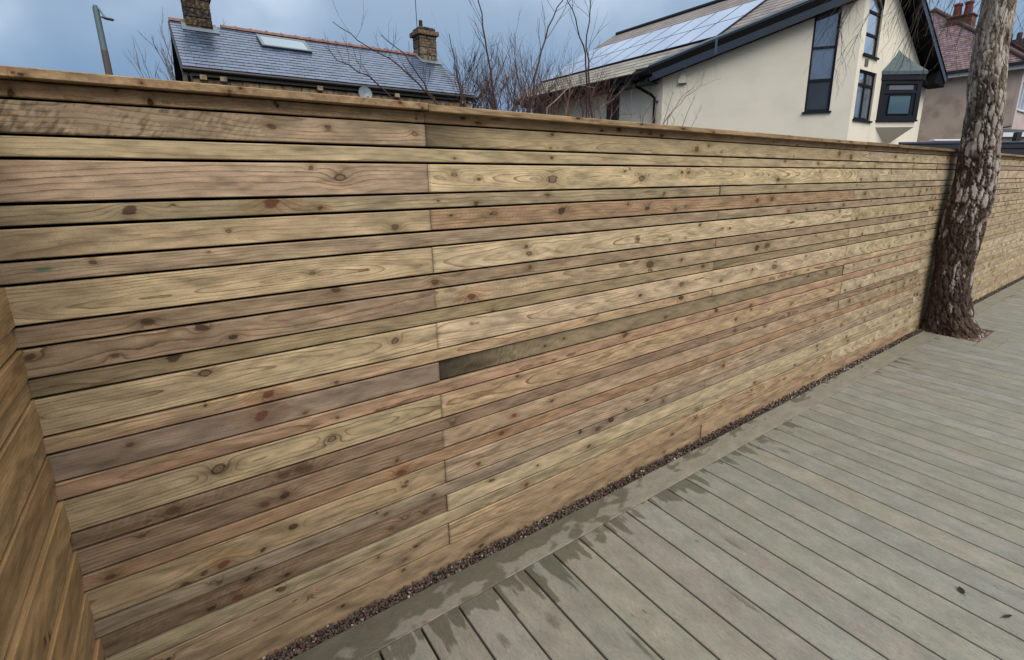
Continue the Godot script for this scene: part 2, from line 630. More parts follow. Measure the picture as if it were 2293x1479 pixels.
func knots_of(row: int) -> Array:
	var k := {
		1: [Vector4(0.27, 0.57, 10, 0), Vector4(0.42, 0.66, 9, 0), Vector4(0.69, 0.55, 10, 2), Vector4(1.27, 0.87, 11, 0), Vector4(2.2, 0.42, 20, 0), Vector4(3.79, 0.58, 25, 0), Vector4(3.98, 0.35, 26, 0)],
		2: [Vector4(0.84, 0.29, 5, 0), Vector4(1.27, 0.48, 7, 0)],
		3: [Vector4(0.36, 0.84, 8, 0), Vector4(0.44, 0.54, 18, 2), Vector4(0.83, 0.62, 11, 2), Vector4(1.27, 0.43, 24, 2), Vector4(1.8, 0.43, 19, 2), Vector4(3.02, 0.28, 19, 0)],
		4: [Vector4(-0.07, 0.59, 18, 3), Vector4(0.02, 0.8, 5, 0), Vector4(0.25, 0.74, 22, 1), Vector4(0.38, 0.28, 10, 1), Vector4(0.77, 0.51, 5, 0), Vector4(0.92, 0.2, 10, 0), Vector4(1.25, 0.65, 11, 0), Vector4(1.97, 0.39, 13, 0)],
		5: [Vector4(0.13, 0.53, 6, 2), Vector4(0.6, 0.27, 14, 0), Vector4(0.81, 0.68, 6, 3), Vector4(1.32, 0.6, 19, 3), Vector4(1.85, 0.44, 19, 3), Vector4(2.06, 0.24, 16, 0), Vector4(2.81, 0.51, 19, 0), Vector4(2.97, 0.55, 19, 0)],
		6: [Vector4(-0.16, 0.73, 7, 0), Vector4(0.08, 0.81, 4, 0)],
		7: [Vector4(0.33, 0.51, 10, 2), Vector4(1.15, 0.35, 13, 2), Vector4(2.27, 0.87, 12, 0), Vector4(1.79, 0.45, 11, 0)],
		8: [Vector4(-0.08, 0.47, 14, 0), Vector4(0.4, 0.85, 13, 0), Vector4(0.74, 0.47, 15, 0), Vector4(1.16, 0.67, 11, 0)],
		9: [Vector4(1.89, 0.58, 25, 0), Vector4(0.03, 0.88, 13, 3), Vector4(0.1, 0.29, 13, 3), Vector4(0.88, 0.35, 17, 1), Vector4(2.86, 0.51, 27, 3), Vector4(2.98, 0.59, 25, 0), Vector4(-0.31, 0.74, 11, 0), Vector4(-0.16, 0.31, 9, 0)],
		10: [Vector4(-0.04, 0.84, 17, 3), Vector4(2.33, 0.7, 15, 0), Vector4(0.98, 0.06, 11, 0)],
		11: [Vector4(0.02, 0.84, 15, 2), Vector4(0.57, 0.67, 14, 2), Vector4(-0.33, 0.54, 8, 2), Vector4(2.15, 0.58, 17, 2), Vector4(3.09, 0.5, 23, 2)],
		12: [Vector4(0.17, 0.55, 18, 1), Vector4(0.01, 0.81, 5, 3), Vector4(0.37, 0.25, 6, 0), Vector4(2.15, 0.74, 19, 3)],
		13: [Vector4(0.14, 0.55, 21, 1), Vector4(-0.17, 0.68, 9, 0), Vector4(0.26, 0.17, 7, 0)],
		14: [Vector4(2.49, 0.81, 16, 3), Vector4(0.36, 0.4, 6, 0), Vector4(1.73, 0.81, 18, 0)],
		15: [Vector4(0.01, 0.61, 20, 2), Vector4(0.33, 0.51, 17, 2), Vector4(2.7, 0.5, 14, 0)],
		16: [Vector4(0.18, 0.47, 16, 0), Vector4(0.24, 0.53, 24, 0), Vector4(-0.11, 0.52, 16, 0), Vector4(0.78, 0.3, 16, 0)],
		17: [Vector4(0.17, 0.41, 18, 3), Vector4(0.11, 0.3, 13, 0), Vector4(0.54, 0.23, 8, 3), Vector4(-0.19, 0.78, 9, 0)],
		18: [Vector4(0.56, 0.3, 17, 1), Vector4(1, 0.59, 15, 1), Vector4(-0.27, 0.37, 11, 0)],
		19: [Vector4(-0.02, 0.21, 20, 1), Vector4(0.56, 0.55, 10, 0), Vector4(0.88, 0.3, 11, 0), Vector4(-0.12, 0.04, 12, 0)],
		20: [Vector4(0.68, 0.44, 12, 0), Vector4(0.49, 0.46, 10, 0), Vector4(1.65, 0.8, 18, 3), Vector4(1.56, 0.44, 18, 0)],
		21: [Vector4(0.94, 0.8, 13, 0), Vector4(0, 0.17, 14, 1), Vector4(0.5, 0.38, 12, 0), Vector4(1.5, 0.3, 16, 0)],
		23: [Vector4(0.2, 0.58, 11, 2)],
	}
	return k.get(row, [])

func honey(c: Color) -> Color:
	# draw every board part of the way to the common tone
	var o := c.lerp(shade(170, 146, 106), 0.12)
	return Color(o.r, o.g * 0.982, o.b * 0.965)

func shade(r: int, g: int, b: int) -> Color:
	return Color(r / 255.0, g / 255.0, b / 255.0)

func fence_jobs_made() -> void:
	# the two boards nearest the corner of every course: their own colour, grain and knots
	var first := [shade(158, 138, 104), shade(164, 148, 106), shade(165, 143, 111), shade(146, 132, 96), shade(166, 146, 106), shade(152, 133, 100), shade(178, 158, 114), shade(146, 124, 92), shade(154, 131, 99), shade(150, 133, 92),
		shade(182, 163, 118), shade(176, 150, 107), shade(133, 114, 93), shade(165, 134, 98), shade(184, 165, 118), shade(149, 123, 92), shade(146, 121, 91), shade(166, 132, 92), shade(176, 152, 108), shade(156, 139, 110),
		shade(134, 110, 82), shade(172, 157, 115), shade(166, 142, 106), shade(170, 143, 102)]
	var second := [shade(160, 145, 101), shade(164, 148, 106), shade(188, 170, 122), shade(146, 132, 96), shade(152, 123, 87), shade(152, 133, 100), shade(184, 165, 122), shade(146, 124, 92), shade(170, 150, 110), shade(150, 133, 92),
		shade(192, 170, 130), shade(176, 150, 107), shade(132, 117, 84), shade(165, 134, 98), shade(176, 148, 106), shade(149, 123, 92), shade(166, 142, 107), shade(166, 132, 92), shade(163, 140, 108), shade(156, 139, 110),
		shade(178, 162, 120), shade(172, 157, 115), shade(164, 140, 100), shade(170, 143, 102)]
	var y := 1
	for row in 24:
		var ht: float = LEVEL[row] - LEVEL[row + 1] - 0.005
		var px := 96 if ht > 0.09 else (74 if ht > 0.07 else 48)
		var wide := row % 2 == 0
		var ends := [JOINT - WALL_X, 2.0 * POST] if wide else [JOINT + POST - WALL_X, 2.0 * POST]
		var w0 := 486 if wide else 1250
		var x := 0
		for p in 2:
			var w := w0 if p == 0 else AW - w0
			var start: float = WALL_X if p == 0 else WALL_X + ends[0]
			var len_: float = ends[p]
			var ks := []
			for k: Vector4 in knots_of(row + 1):
				if k.x > start and k.x < start + len_:
					ks.append(Vector4(k.x - start, k.y * ht, k.z * 0.00085, k.w))
			rng.seed = row * 31 + p * 7 + 5
			if p == 1 or row > 17:
				for q in rng.randi_range(3, 6):
					ks.append(Vector4(rng.randf_range(0.1, len_), rng.randf_range(0.1, 0.9) * ht, rng.randf_range(0.005, 0.012), [0, 3, 3, 0, 2, 1][rng.randi_range(0, 5)]))
			var j := {"kind": "wood", "x": x, "y": y, "w": w, "h": px, "len": len_, "ht": ht, "base": honey((first[row] if p == 0 else second[row]) * (1.0 if row < 8 else 0.95) * (0.93 if row > 13 and p == 0 else 1.0) * (0.94 if row > 14 and row % 2 == 1 else 1.0)), "knots": ks, "seed": 100 + row * 2 + p}  # lower courses, the left ends most, carry shade darkening in their base colour
			if row == 0 and p == 0:
				j.mildew = 0.6
			if row == 0 and p == 1:
				j.enddark = 0.4
			if row in [2, 14] and p == 1 or row in [14, 22] or row in [10, 6]:
				j.cath = true
				j.late = 0.26
			if row in [4, 8] :
				j.saw = 0.16 if p == 1 else 0.06
			if row == 12:
				j.late = 0.08
				if p == 1:
					j.enddark = 0.55
					j.mildew = 0.3
			if row == 13:
				j.band = Color(0.62, 0.43, 0.32, 0.6)
			if row == 11 or row == 17:
				j.band = Color(0.60, 0.45, 0.33, 0.4)
			if row == 5 and p == 0:
				j.paint = Vector3(0.09, ht * 0.6, 0.022)
			if row == 9:
				j.enddark = 0.2
			if row in [15, 20] and p == 0:
				j.mildew = 0.22
			jobs.append(j)
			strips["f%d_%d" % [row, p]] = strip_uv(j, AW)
			x += w
		y += px + 2
	# golden lengths for the return fence
	for k in 6:
		var px := [96, 74, 48][k % 3] as int
		if y + px + 2 > AW: break
		rng.seed = 300 + k
		var ks := []
		for q in 5:
			ks.append(Vector4(rng.randf_range(0.05, 3.35), rng.randf_range(0.1, 0.9) * px * 0.001, rng.randf_range(0.006, 0.012), rng.randi_range(0, 1)))
		var j := {"kind": "wood", "x": 0, "y": y, "w": AW, "h": px, "len": 3.4, "ht": px * 0.001, "base": [shade(184, 148, 92), shade(166, 130, 80), shade(174, 141, 90)][k % 3], "knots": ks, "seed": 380 + k, "late": 0.12}
		jobs.append(j)
		strips["r%d" % k] = strip_uv(j, AW)
		y += px + 2

func spare_jobs_made() -> void:
	# plain lengths for everything farther off
	jobs = []
	var tones := [shade(174, 154, 114), shade(162, 141, 105), shade(182, 162, 121), shade(155, 134, 98), shade(170, 149, 109), shade(178, 156, 118), shade(164, 141, 106), shade(171, 151, 110)]
	var k2 := 0
	var y := 1
	while y + 50 < AW and k2 < 36:
		var px := [58, 45, 30][k2 % 3] as int
		rng.seed = 900 + k2
		var ks := []
		for q in rng.randi_range(5, 9):
			ks.append(Vector4(rng.randf_range(0.05, 3.35), rng.randf_range(0.1, 0.9) * px * 0.00165, rng.randf_range(0.006, 0.015), [0, 0, 2, 3, 0, 1][rng.randi_range(0, 5)]))
		var j := {"kind": "wood", "x": 0, "y": y, "w": AW, "h": px, "len": 3.4, "ht": px * 0.00165, "base": tones[k2 % tones.size()], "knots": ks, "seed": 700 + k2, "cath": k2 % 5 == 0}
		jobs.append(j)
		strips["g%d" % k2] = strip_uv(j, AW)
		k2 += 1
		y += px + 2
	strips["count"] = k2

func spare(ht: float, k: int) -> Rect2:
	# one of the plain strips of about this width
	var want := 0 if ht > 0.09 else (1 if ht > 0.07 else 2)
	var n: int = strips["count"]
	var i := (k * 3 + want) % (n - n % 3)
	return strips["g%d" % i]

func timber_material(tex: Texture2D) -> StandardMaterial3D:
	var m := solid(Color.WHITE, 0.82, 0.0, 0.35)
	m.albedo_texture = tex
	var f := FastNoiseLite.new()
	f.seed = 77
	f.frequency = 0.09
	f.fractal_octaves = 3
	var im := f.get_image(256, 256, false, false, true)
	im.resize(256, 2048, Image.INTERPOLATE_CUBIC)
	im.rotate_90(CLOCKWISE)
	im.bump_map_to_normal_map(3.0)
	m.normal_enabled = true
	m.normal_texture = ImageTexture.create_from_image(im)
	m.normal_scale = 0.5
	m.uv1_triplanar = false
	return m

func build_fence() -> void:
	var mat := timber_material(fence_tex)
	var plain := timber_material(spare_tex)
	var fence := thing("timber_fence", "long horizontal slat fence of mixed-width tan treated boards under a capping rail", "fence")
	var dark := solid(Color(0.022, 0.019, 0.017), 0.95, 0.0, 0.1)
	var palette := [1.0, 0.94, 1.06, 0.9, 1.02, 0.97]
	for row in 24:
		var gap := 0.0075 if row < 8 else 0.006
		var lo: float = LEVEL[row + 1] + gap * 0.5
		var ht: float = LEVEL[row] - LEVEL[row + 1] - gap
		var wide := row % 2 == 0
		var x := WALL_X - 0.012
		var stop := JOINT if wide else JOINT + POST
		var p := 0
		while x < 17.0:
			rng.seed = row * 17 + p * 101 + 3
			var len_ := stop - x - 0.0012
			var uv: Rect2 = strips["f%d_%d" % [row, p]] if p < 2 else spare(ht, row * 5 + p * 11)
			var tint := Color.WHITE
			if p >= 2:
				var k: float = palette[rng.randi_range(0, 5)]
				tint = Color(k * rng.randf_range(0.96, 1.03), k, k * rng.randf_range(0.92, 1.05))
			var z := rng.randf_range(-0.0025, 0.0015)
			if row == 9:
				z -= 0.006
			if row == 12 and p == 1:
				z -= 0.009
			if row == 20 and p == 0:
				z -= 0.005
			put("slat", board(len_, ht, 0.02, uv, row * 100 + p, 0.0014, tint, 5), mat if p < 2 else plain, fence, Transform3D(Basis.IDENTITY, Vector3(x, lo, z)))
			x = stop
			stop += 2.0 * POST
			p += 1
	# fascia under the cap, and the capping rail in lengths that step slightly at each joint
	var stops := [WALL_X - 0.09, JOINT, JOINT + 3.4, JOINT + 6.8, JOINT + 10.2, JOINT + 13.6, 17.0]
	for i in stops.size() - 1:
		var len_: float = stops[i + 1] - stops[i] - 0.0015
		var drop := [0.0, -0.004, -0.002, -0.001, -0.003, 0.0][i] as float
		var xf := maxf(stops[i], WALL_X + 0.001)
		put("fascia_board", board(stops[i + 1] - xf - 0.001, 0.0345, 0.02, spare(0.05, i * 4 + 2), 40 + i, 0.001, Color(0.78, 0.68, 0.60)), plain, fence, Transform3D(Basis.IDENTITY, Vector3(xf, 1.7448, -0.003)))
		var cap := put("capping_rail", board(len_, 0.022, 0.115, spare(0.05, i * 7 + 1), 60 + i, 0.0016, Color(0.62, 0.54, 0.45), 6), plain, fence, Transform3D(Basis(Vector3.RIGHT, 0.02), Vector3(stops[i], 1.7805 + drop, 0.036)))
		cap.set_meta("label", "capping rail board along the fence top")
	# dark lining behind the boards and the posts they are nailed to
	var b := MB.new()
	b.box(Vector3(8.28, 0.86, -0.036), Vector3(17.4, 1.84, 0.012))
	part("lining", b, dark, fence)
	var post_mat := solid(Color(0.34, 0.27, 0.18), 0.9)
	var px := -0.3
	for i in 11:
		b = MB.new()
		b.box(Vector3(px, 0.84, -0.09), Vector3(0.09, 1.87, 0.095), Basis.IDENTITY, Color.WHITE, 0.004)
		part("post", b, post_mat, fence)
		px = JOINT + POST * i
	# the return fence on the left: same courses, boards running towards the camera
	var side := thing("return_fence", "short slat fence of golden brown boards meeting the long fence at the left corner", "fence")
	var turn := Basis(Vector3(0, 0, -1), Vector3(0, 1, 0), Vector3(1, 0, 0))
	for row in 24:
		rng.seed = 5000 + row
		var lo: float = LEVEL[row + 1] + 0.003
		var ht: float = LEVEL[row] - LEVEL[row + 1] - 0.006
		var proud := (0.004 if row % 2 == 0 else -0.003) + rng.randf_range(-0.002, 0.002)
		var k := rng.randf_range(0.84, 1.0)
		var tint := Color(k, k * 0.97, k * 0.93)
		var gold: Rect2 = strips["r%d" % ((0 if ht > 0.09 else (1 if ht > 0.07 else 2)) + (3 if row % 3 == 1 and strips.has("r5") else 0))]
		gold = Rect2(gold.position + Vector2(rng.randf_range(0.0, 0.25), 0), Vector2(gold.size.x * 0.7, gold.size.y))
		var cut := 1.15 if row % 4 == 3 else 3.4
		put("slat", board(cut + 0.026, ht, 0.02, gold, 300 + row, 0.0014, tint), mat, side, Transform3D(turn, Vector3(WALL_X + proud, lo, cut)))
		if cut < 3.0:
			put("slat", board(3.4 - cut - 0.002, ht, 0.02, gold, 330 + row, 0.0014, tint), mat, side, Transform3D(turn, Vector3(WALL_X + proud, lo, 3.4)))
	put("fascia_board", board(3.4, 0.0345, 0.02, spare(0.05, 8), 51, 0.001, Color(0.88, 0.78, 0.7)), plain, side, Transform3D(turn, Vector3(WALL_X - 0.003, 1.7448, 3.4)))
	put("capping_rail", board(3.36, 0.022, 0.115, spare(0.05, 3), 52, 0.001, Color(0.80, 0.70, 0.60)), plain, side, Transform3D(turn, Vector3(WALL_X + 0.036, 1.7795, 3.4)))
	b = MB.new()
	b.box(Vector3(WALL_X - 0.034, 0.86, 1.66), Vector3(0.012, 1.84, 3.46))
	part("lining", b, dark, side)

# ---------------------------------------------------------------- deck
const DECK_X0 := 0.2022
const PITCH := 0.150
const PIT := Rect2(6.052, 0.066, 0.60, 0.446)
const PLANK_END := 5.0

func deck_jobs_made() -> void:
	jobs = []
	var y := 1
	for k in 26:
		rng.seed = 40 + k
		var tone := rng.randf_range(-0.018, 0.016)
		var c := Color(0.480 + tone + rng.randf_range(-0.006, 0.008), 0.474 + tone, 0.443 + tone + rng.randf_range(-0.012, 0.008))
		var spots := []
		if k == 5: spots.append(Vector4(0.52, 0.02, 0.09, 0.011))
		if k == 10: spots.append(Vector4(0.44, 0.08, 0.07, 0.014))
		if k == 8: spots.append(Vector4(0.62, 0.02, 0.10, 0.012))
		if k == 16: spots.append(Vector4(0.18, 0.06, 0.05, 0.02))
		if k == 11: spots.append(Vector4(1.0, 0.09, 0.03, 0.012))
		if k == 12: spots.append(Vector4(1.36, 0.05, 0.02, 0.008))
		if k == 3: spots.append(Vector4(0.23, 0.09, 0.05, 0.02))
		if k == 4: spots.append(Vector4(0.27, 0.05, 0.07, 0.022))
		for q in 3:
			spots.append(Vector4(rng.randf_range(0.3, 3.0), rng.randf_range(0.01, 0.13), rng.randf_range(0.006, 0.014), rng.randf_range(0.003, 0.006)))
		var wet := 0.0
		if k < 20:
			wet = [0.06, 0.10, 0.12, 0.08, 0.11, 0.14, 0.10, 0.07, 0.10, 0.05][k % 10] * (1.0 if k < 12 else 0.55)
		var j := {"kind": "deck", "x": 0, "y": y, "w": AW, "h": 72, "len": PLANK_END - 0.217, "ht": 0.145, "base": c, "seed": 60 + k, "wet": wet, "spots": spots}
		jobs.append(j)
		strips["d%d" % k] = strip_uv(j, AW)
		y += 74
	var jb := {"kind": "deck", "x": 0, "y": y, "w": AW, "h": 72, "len": 4.86, "ht": 0.1456, "base": Color(0.480, 0.466, 0.428), "seed": 99, "edge_wet": 0.9}
	jobs.append(jb)
	strips["border"] = strip_uv(jb, AW)

func build_deck(tex: Texture2D) -> void:
	var m := solid(Color.WHITE, 0.62, 0.0, 0.45)
	m.albedo_texture = tex
	var deck := thing("deck", "grey-green composite deck of wide boards running away from the fence", "deck", Vector3.ZERO, "", "structure")
	var lay := Basis(Vector3(0, 0, 1), Vector3(1, 0, 0), Vector3(0, 1, 0))
	var full := PLANK_END - 0.2172
	var k := -4
	while DECK_X0 + k * PITCH < 12.6:
		var x := DECK_X0 + k * PITCH + 0.0038
		var w := 0.1424
		if x < WALL_X + 0.012:
			w -= WALL_X + 0.012 - x
			x = WALL_X + 0.012
		rng.seed = 800 + k
		var tint := Color.WHITE
		var uv: Rect2 = strips["d%d" % posmod(k if k >= 0 else k + 26, 26)]
		if k >= 26:
			uv = Rect2(uv.position + Vector2(0.02, 0), uv.size - Vector2(0.03, 0))
			var q := rng.randf_range(0.95, 1.04)
			tint = Color(q * rng.randf_range(0.98, 1.0), q, q * rng.randf_range(0.98, 1.03))
		var pieces := [[0.2172, PLANK_END]]
		if k == 38:
			pieces = [[0.2172, 0.5095], [0.6605, PLANK_END]]
		elif k > 38 and k < 43:
			pieces = [[0.6605, PLANK_END]]
		for pc in pieces:
			var a: float = pc[0]
			var len_: float = pc[1] - a
			var sub := Rect2(uv.position.x + uv.size.x * (a - 0.2172) / full, uv.position.y, uv.size.x * len_ / full, uv.size.y)
			put("deck_board", board(len_, w, 0.023, sub, 900 + k, 0.0007, tint, 3), m, deck, Transform3D(lay, Vector3(x, 0, a)))
		k += 1
	# picture-frame boards along the gravel strip and across the front of the tree pit
	var along := Basis(Vector3(-1, 0, 0), Vector3(0, 0, 1), Vector3(0, 1, 0))
	var bu: Rect2 = strips["border"]
	var flip := Basis(Vector3(1, 0, 0), Vector3(0, 0, -1), Vector3(0, 1, 0))
	put("border_board", board(4.855, 0.1456, 0.023, bu, 71, 0.0007), m, deck, Transform3D(flip, Vector3(WALL_X + 0.012, 0, 0.2122)))
	var plain: Rect2 = strips["d22"]
	var rest := [[4.531, PIT.position.x - 4.5335, 0.2122], [PIT.end.x + 0.002, 3.6, 0.2122], [PIT.end.x + 3.607, 2.4, 0.2122], [5.9045, PIT.end.x - 5.9045, 0.6575]]
	for i in 4:
		var r: Array = rest[i]
		var s := Rect2(plain.position.x + 0.1 * i, plain.position.y, plain.size.x * r[1] / 5.2, plain.size.y)
		put("border_board", board(r[1], 0.1456, 0.023, s, 72 + i, 0.0007, Color(0.97, 0.95, 0.92)), m, deck, Transform3D(flip, Vector3(r[0], 0.0, r[2])))

func chip_mesh(seed_: int, long: float, flat: float) -> ArrayMesh:
	# an irregular pebble: a pushed-about octahedron, 32 faces
	var r := RandomNumberGenerator.new()
	r.seed = seed_
	var s := SphereMesh.new()
	s.radial_segments = 6
	s.rings = 3
	s.radius = 0.5
	s.height = 1.0
	var arr := s.surface_get_arrays(0)
	var v: PackedVector3Array = arr[Mesh.ARRAY_VERTEX]
	var idx: PackedInt32Array = arr[Mesh.ARRAY_INDEX]
	var f := FastNoiseLite.new()
	f.seed = seed_
	f.frequency = 1.6
	for i in v.size():
		v[i] *= 1.0 + 0.9 * f.get_noise_3dv(v[i])
		v[i] *= Vector3(long, flat, 1.0)
	var b := MB.new()
	for i in range(0, idx.size(), 3):
		var m := (v[idx[i]] + v[idx[i + 1]] + v[idx[i + 2]])
		b.tri(v[idx[i]], v[idx[i + 1]], v[idx[i + 2]], m)
	return b.mesh()

func scatter(called: String, mesh: Mesh, mat: Material, xf: Array, cols: Array) -> MultiMeshInstance3D:
	var mm := MultiMesh.new()
	mm.transform_format = MultiMesh.TRANSFORM_3D
	mm.use_colors = true
	mm.mesh = mesh
	mm.instance_count = xf.size()
	for i in xf.size():
		mm.set_instance_transform(i, xf[i])
		mm.set_instance_color(i, cols[i])
	var o := MultiMeshInstance3D.new()
	o.name = called
	o.multimesh = mm
	o.material_override = mat
	add_child(o, true)
	return o

func spin() -> Basis:
	return Basis(Vector3(rng.randf_range(-1, 1), rng.randf_range(-1, 1), rng.randf_range(-1, 1)).normalized(), rng.randf_range(0, TAU))

func build_ground() -> void:
	var soil := mottled(Color(0.15, 0.14, 0.09), 5, 0.4, 0.35, 0.95)
	var ground := MeshInstance3D.new()
	var b := MB.new()
	for i in 12:
		for k in 12:
			var x := -300.0 + i * 50.0
			var z := -300.0 + k * 50.0
			b.quad(Vector3(x, -0.2, z), Vector3(x + 50, -0.2, z), Vector3(x + 50, -0.2, z + 50), Vector3(x, -0.2, z + 50), Vector3.UP)
	ground.mesh = b.mesh()
	ground.material_override = soil
	ground.name = "ground"
	add_child(ground, true)
	tag(ground, "rough dark ground under and beyond the deck and fence", "ground", "", "structure")
	# soil in the strip and the pit
	b = MB.new()
	b.box(Vector3(5.9, -0.105, 0.034), Vector3(12.5, 0.17, 0.066))
	b.box(Vector3(PIT.get_center().x, -0.107, PIT.get_center().y + 0.03), Vector3(PIT.size.x + 0.1, 0.17, PIT.size.y + 0.12))
	var bed := part("soil_bed", b, mottled(Color(0.16, 0.11, 0.085), 8, 0.4, 3.0, 0.95), self)
	tag(bed, "dark soil bed under the gravel beside the fence", "soil", "", "structure")
	rng.seed = 4242
	var xf := []
	var cols := []
	var tones := [Color(0.048, 0.030, 0.026), Color(0.075, 0.047, 0.038), Color(0.036, 0.026, 0.025), Color(0.115, 0.078, 0.060), Color(0.060, 0.044, 0.040), Color(0.085, 0.055, 0.044)]
	for i in 9500:
		var x := WALL_X + 0.02 + 12.2 * pow(rng.randf(), 1.35)
		var z := rng.randf_range(0.005, 0.063)
		var s := rng.randf_range(0.006, 0.0125)
		xf.append(Transform3D(spin().scaled(Vector3.ONE * s), Vector3(x, -0.018 + rng.randf() * 0.018, z)))
		var c: Color = tones[rng.randi_range(0, 5)] * rng.randf_range(0.7, 1.25)
		if rng.randf() < 0.03 or (x > 3.2 and x < 5.6 and rng.randf() < 0.2):
			c = Color(0.34, 0.27, 0.22) * rng.randf_range(0.6, 1.2)
		c.a = 1.0
		cols.append(c)
	var g := scatter("gravel", chip_mesh(3, 1.25, 0.75), solid(Color.WHITE, 0.6), xf, cols)
	tag(g, "strip of dark reddish-brown gravel between the fence foot and the deck border", "gravel", "", "stuff")
	xf = []
	cols = []
	for i in 2600:
		var p := Vector2(rng.randf_range(PIT.position.x + 0.004, PIT.end.x - 0.004), rng.randf_range(0.01, PIT.end.y - 0.004))
		var s := rng.randf_range(0.010, 0.022)
		var bs := Basis(Vector3.UP, rng.randf_range(0, TAU)) * Basis(Vector3.RIGHT, rng.randf_range(-0.5, 0.5))
		xf.append(Transform3D(bs.scaled(Vector3.ONE * s), Vector3(p.x, -0.02 + rng.randf() * 0.016, p.y)))
		var c: Color = [Color(0.22, 0.16, 0.125), Color(0.12, 0.075, 0.055), Color(0.30, 0.23, 0.19), Color(0.17, 0.12, 0.10), Color(0.09, 0.055, 0.045)][rng.randi_range(0, 4)] * rng.randf_range(0.7, 1.2)
		c.a = 1.0
		cols.append(c)
	var rot := solid(Color(0.10, 0.075, 0.055), 0.8)
	for i in 2:
		var at := [Vector3(2.242, 0.003, 1.324), Vector3(2.229, 0.003, 1.459)][i] as Vector3
		var leaf := thing("dead_leaf", ["small ragged dark leaf lying flat on the deck board, right foreground", "narrow curled dark leaf on the deck, nearest the right edge"][i], "leaf", at)
		var b2 := MB.new()
		var ln := [0.018, 0.021][i] as float
		var wd := [0.012, 0.006][i] as float
		var turn := Basis(Vector3.UP, [0.6, -0.5][i])
		for k in 8:
			for side in [-1.0, 1.0]:
				var f0 := k / 8.0
				var f1 := (k + 1) / 8.0
				var p := [Vector3((f0 - 0.5) * 2 * ln, 0.001, 0), Vector3((f1 - 0.5) * 2 * ln, 0.001, 0), Vector3((f1 - 0.5) * 2 * ln, 0.0035 * f1 + 0.001, side * wd * sin(PI * f1) * (0.8 + 0.35 * float(k % 2))), Vector3((f0 - 0.5) * 2 * ln, 0.0035 * f0 + 0.001, side * wd * sin(PI * f0) * (1.15 - 0.35 * float(k % 2)))]
				b2.quad(turn * p[0], turn * p[1], turn * p[2], turn * p[3], Vector3.UP)
		part("blade", b2, rot, leaf)
		b2 = MB.new()
		b2.tube(PackedVector3Array([turn * Vector3(-ln * 1.5, 0.001, 0.002), turn * Vector3(ln * 0.9, 0.0025, 0)]), PackedFloat32Array([0.0009, 0.0005]), 4)
		part("stalk", b2, rot, leaf)
	var w := scatter("wood_chips", chip_mesh(7, 1.9, 0.35), solid(Color.WHITE, 0.9), xf, cols)
	tag(w, "pinkish-brown wood chips filling the square tree pit round the birch", "wood chips", "", "stuff")

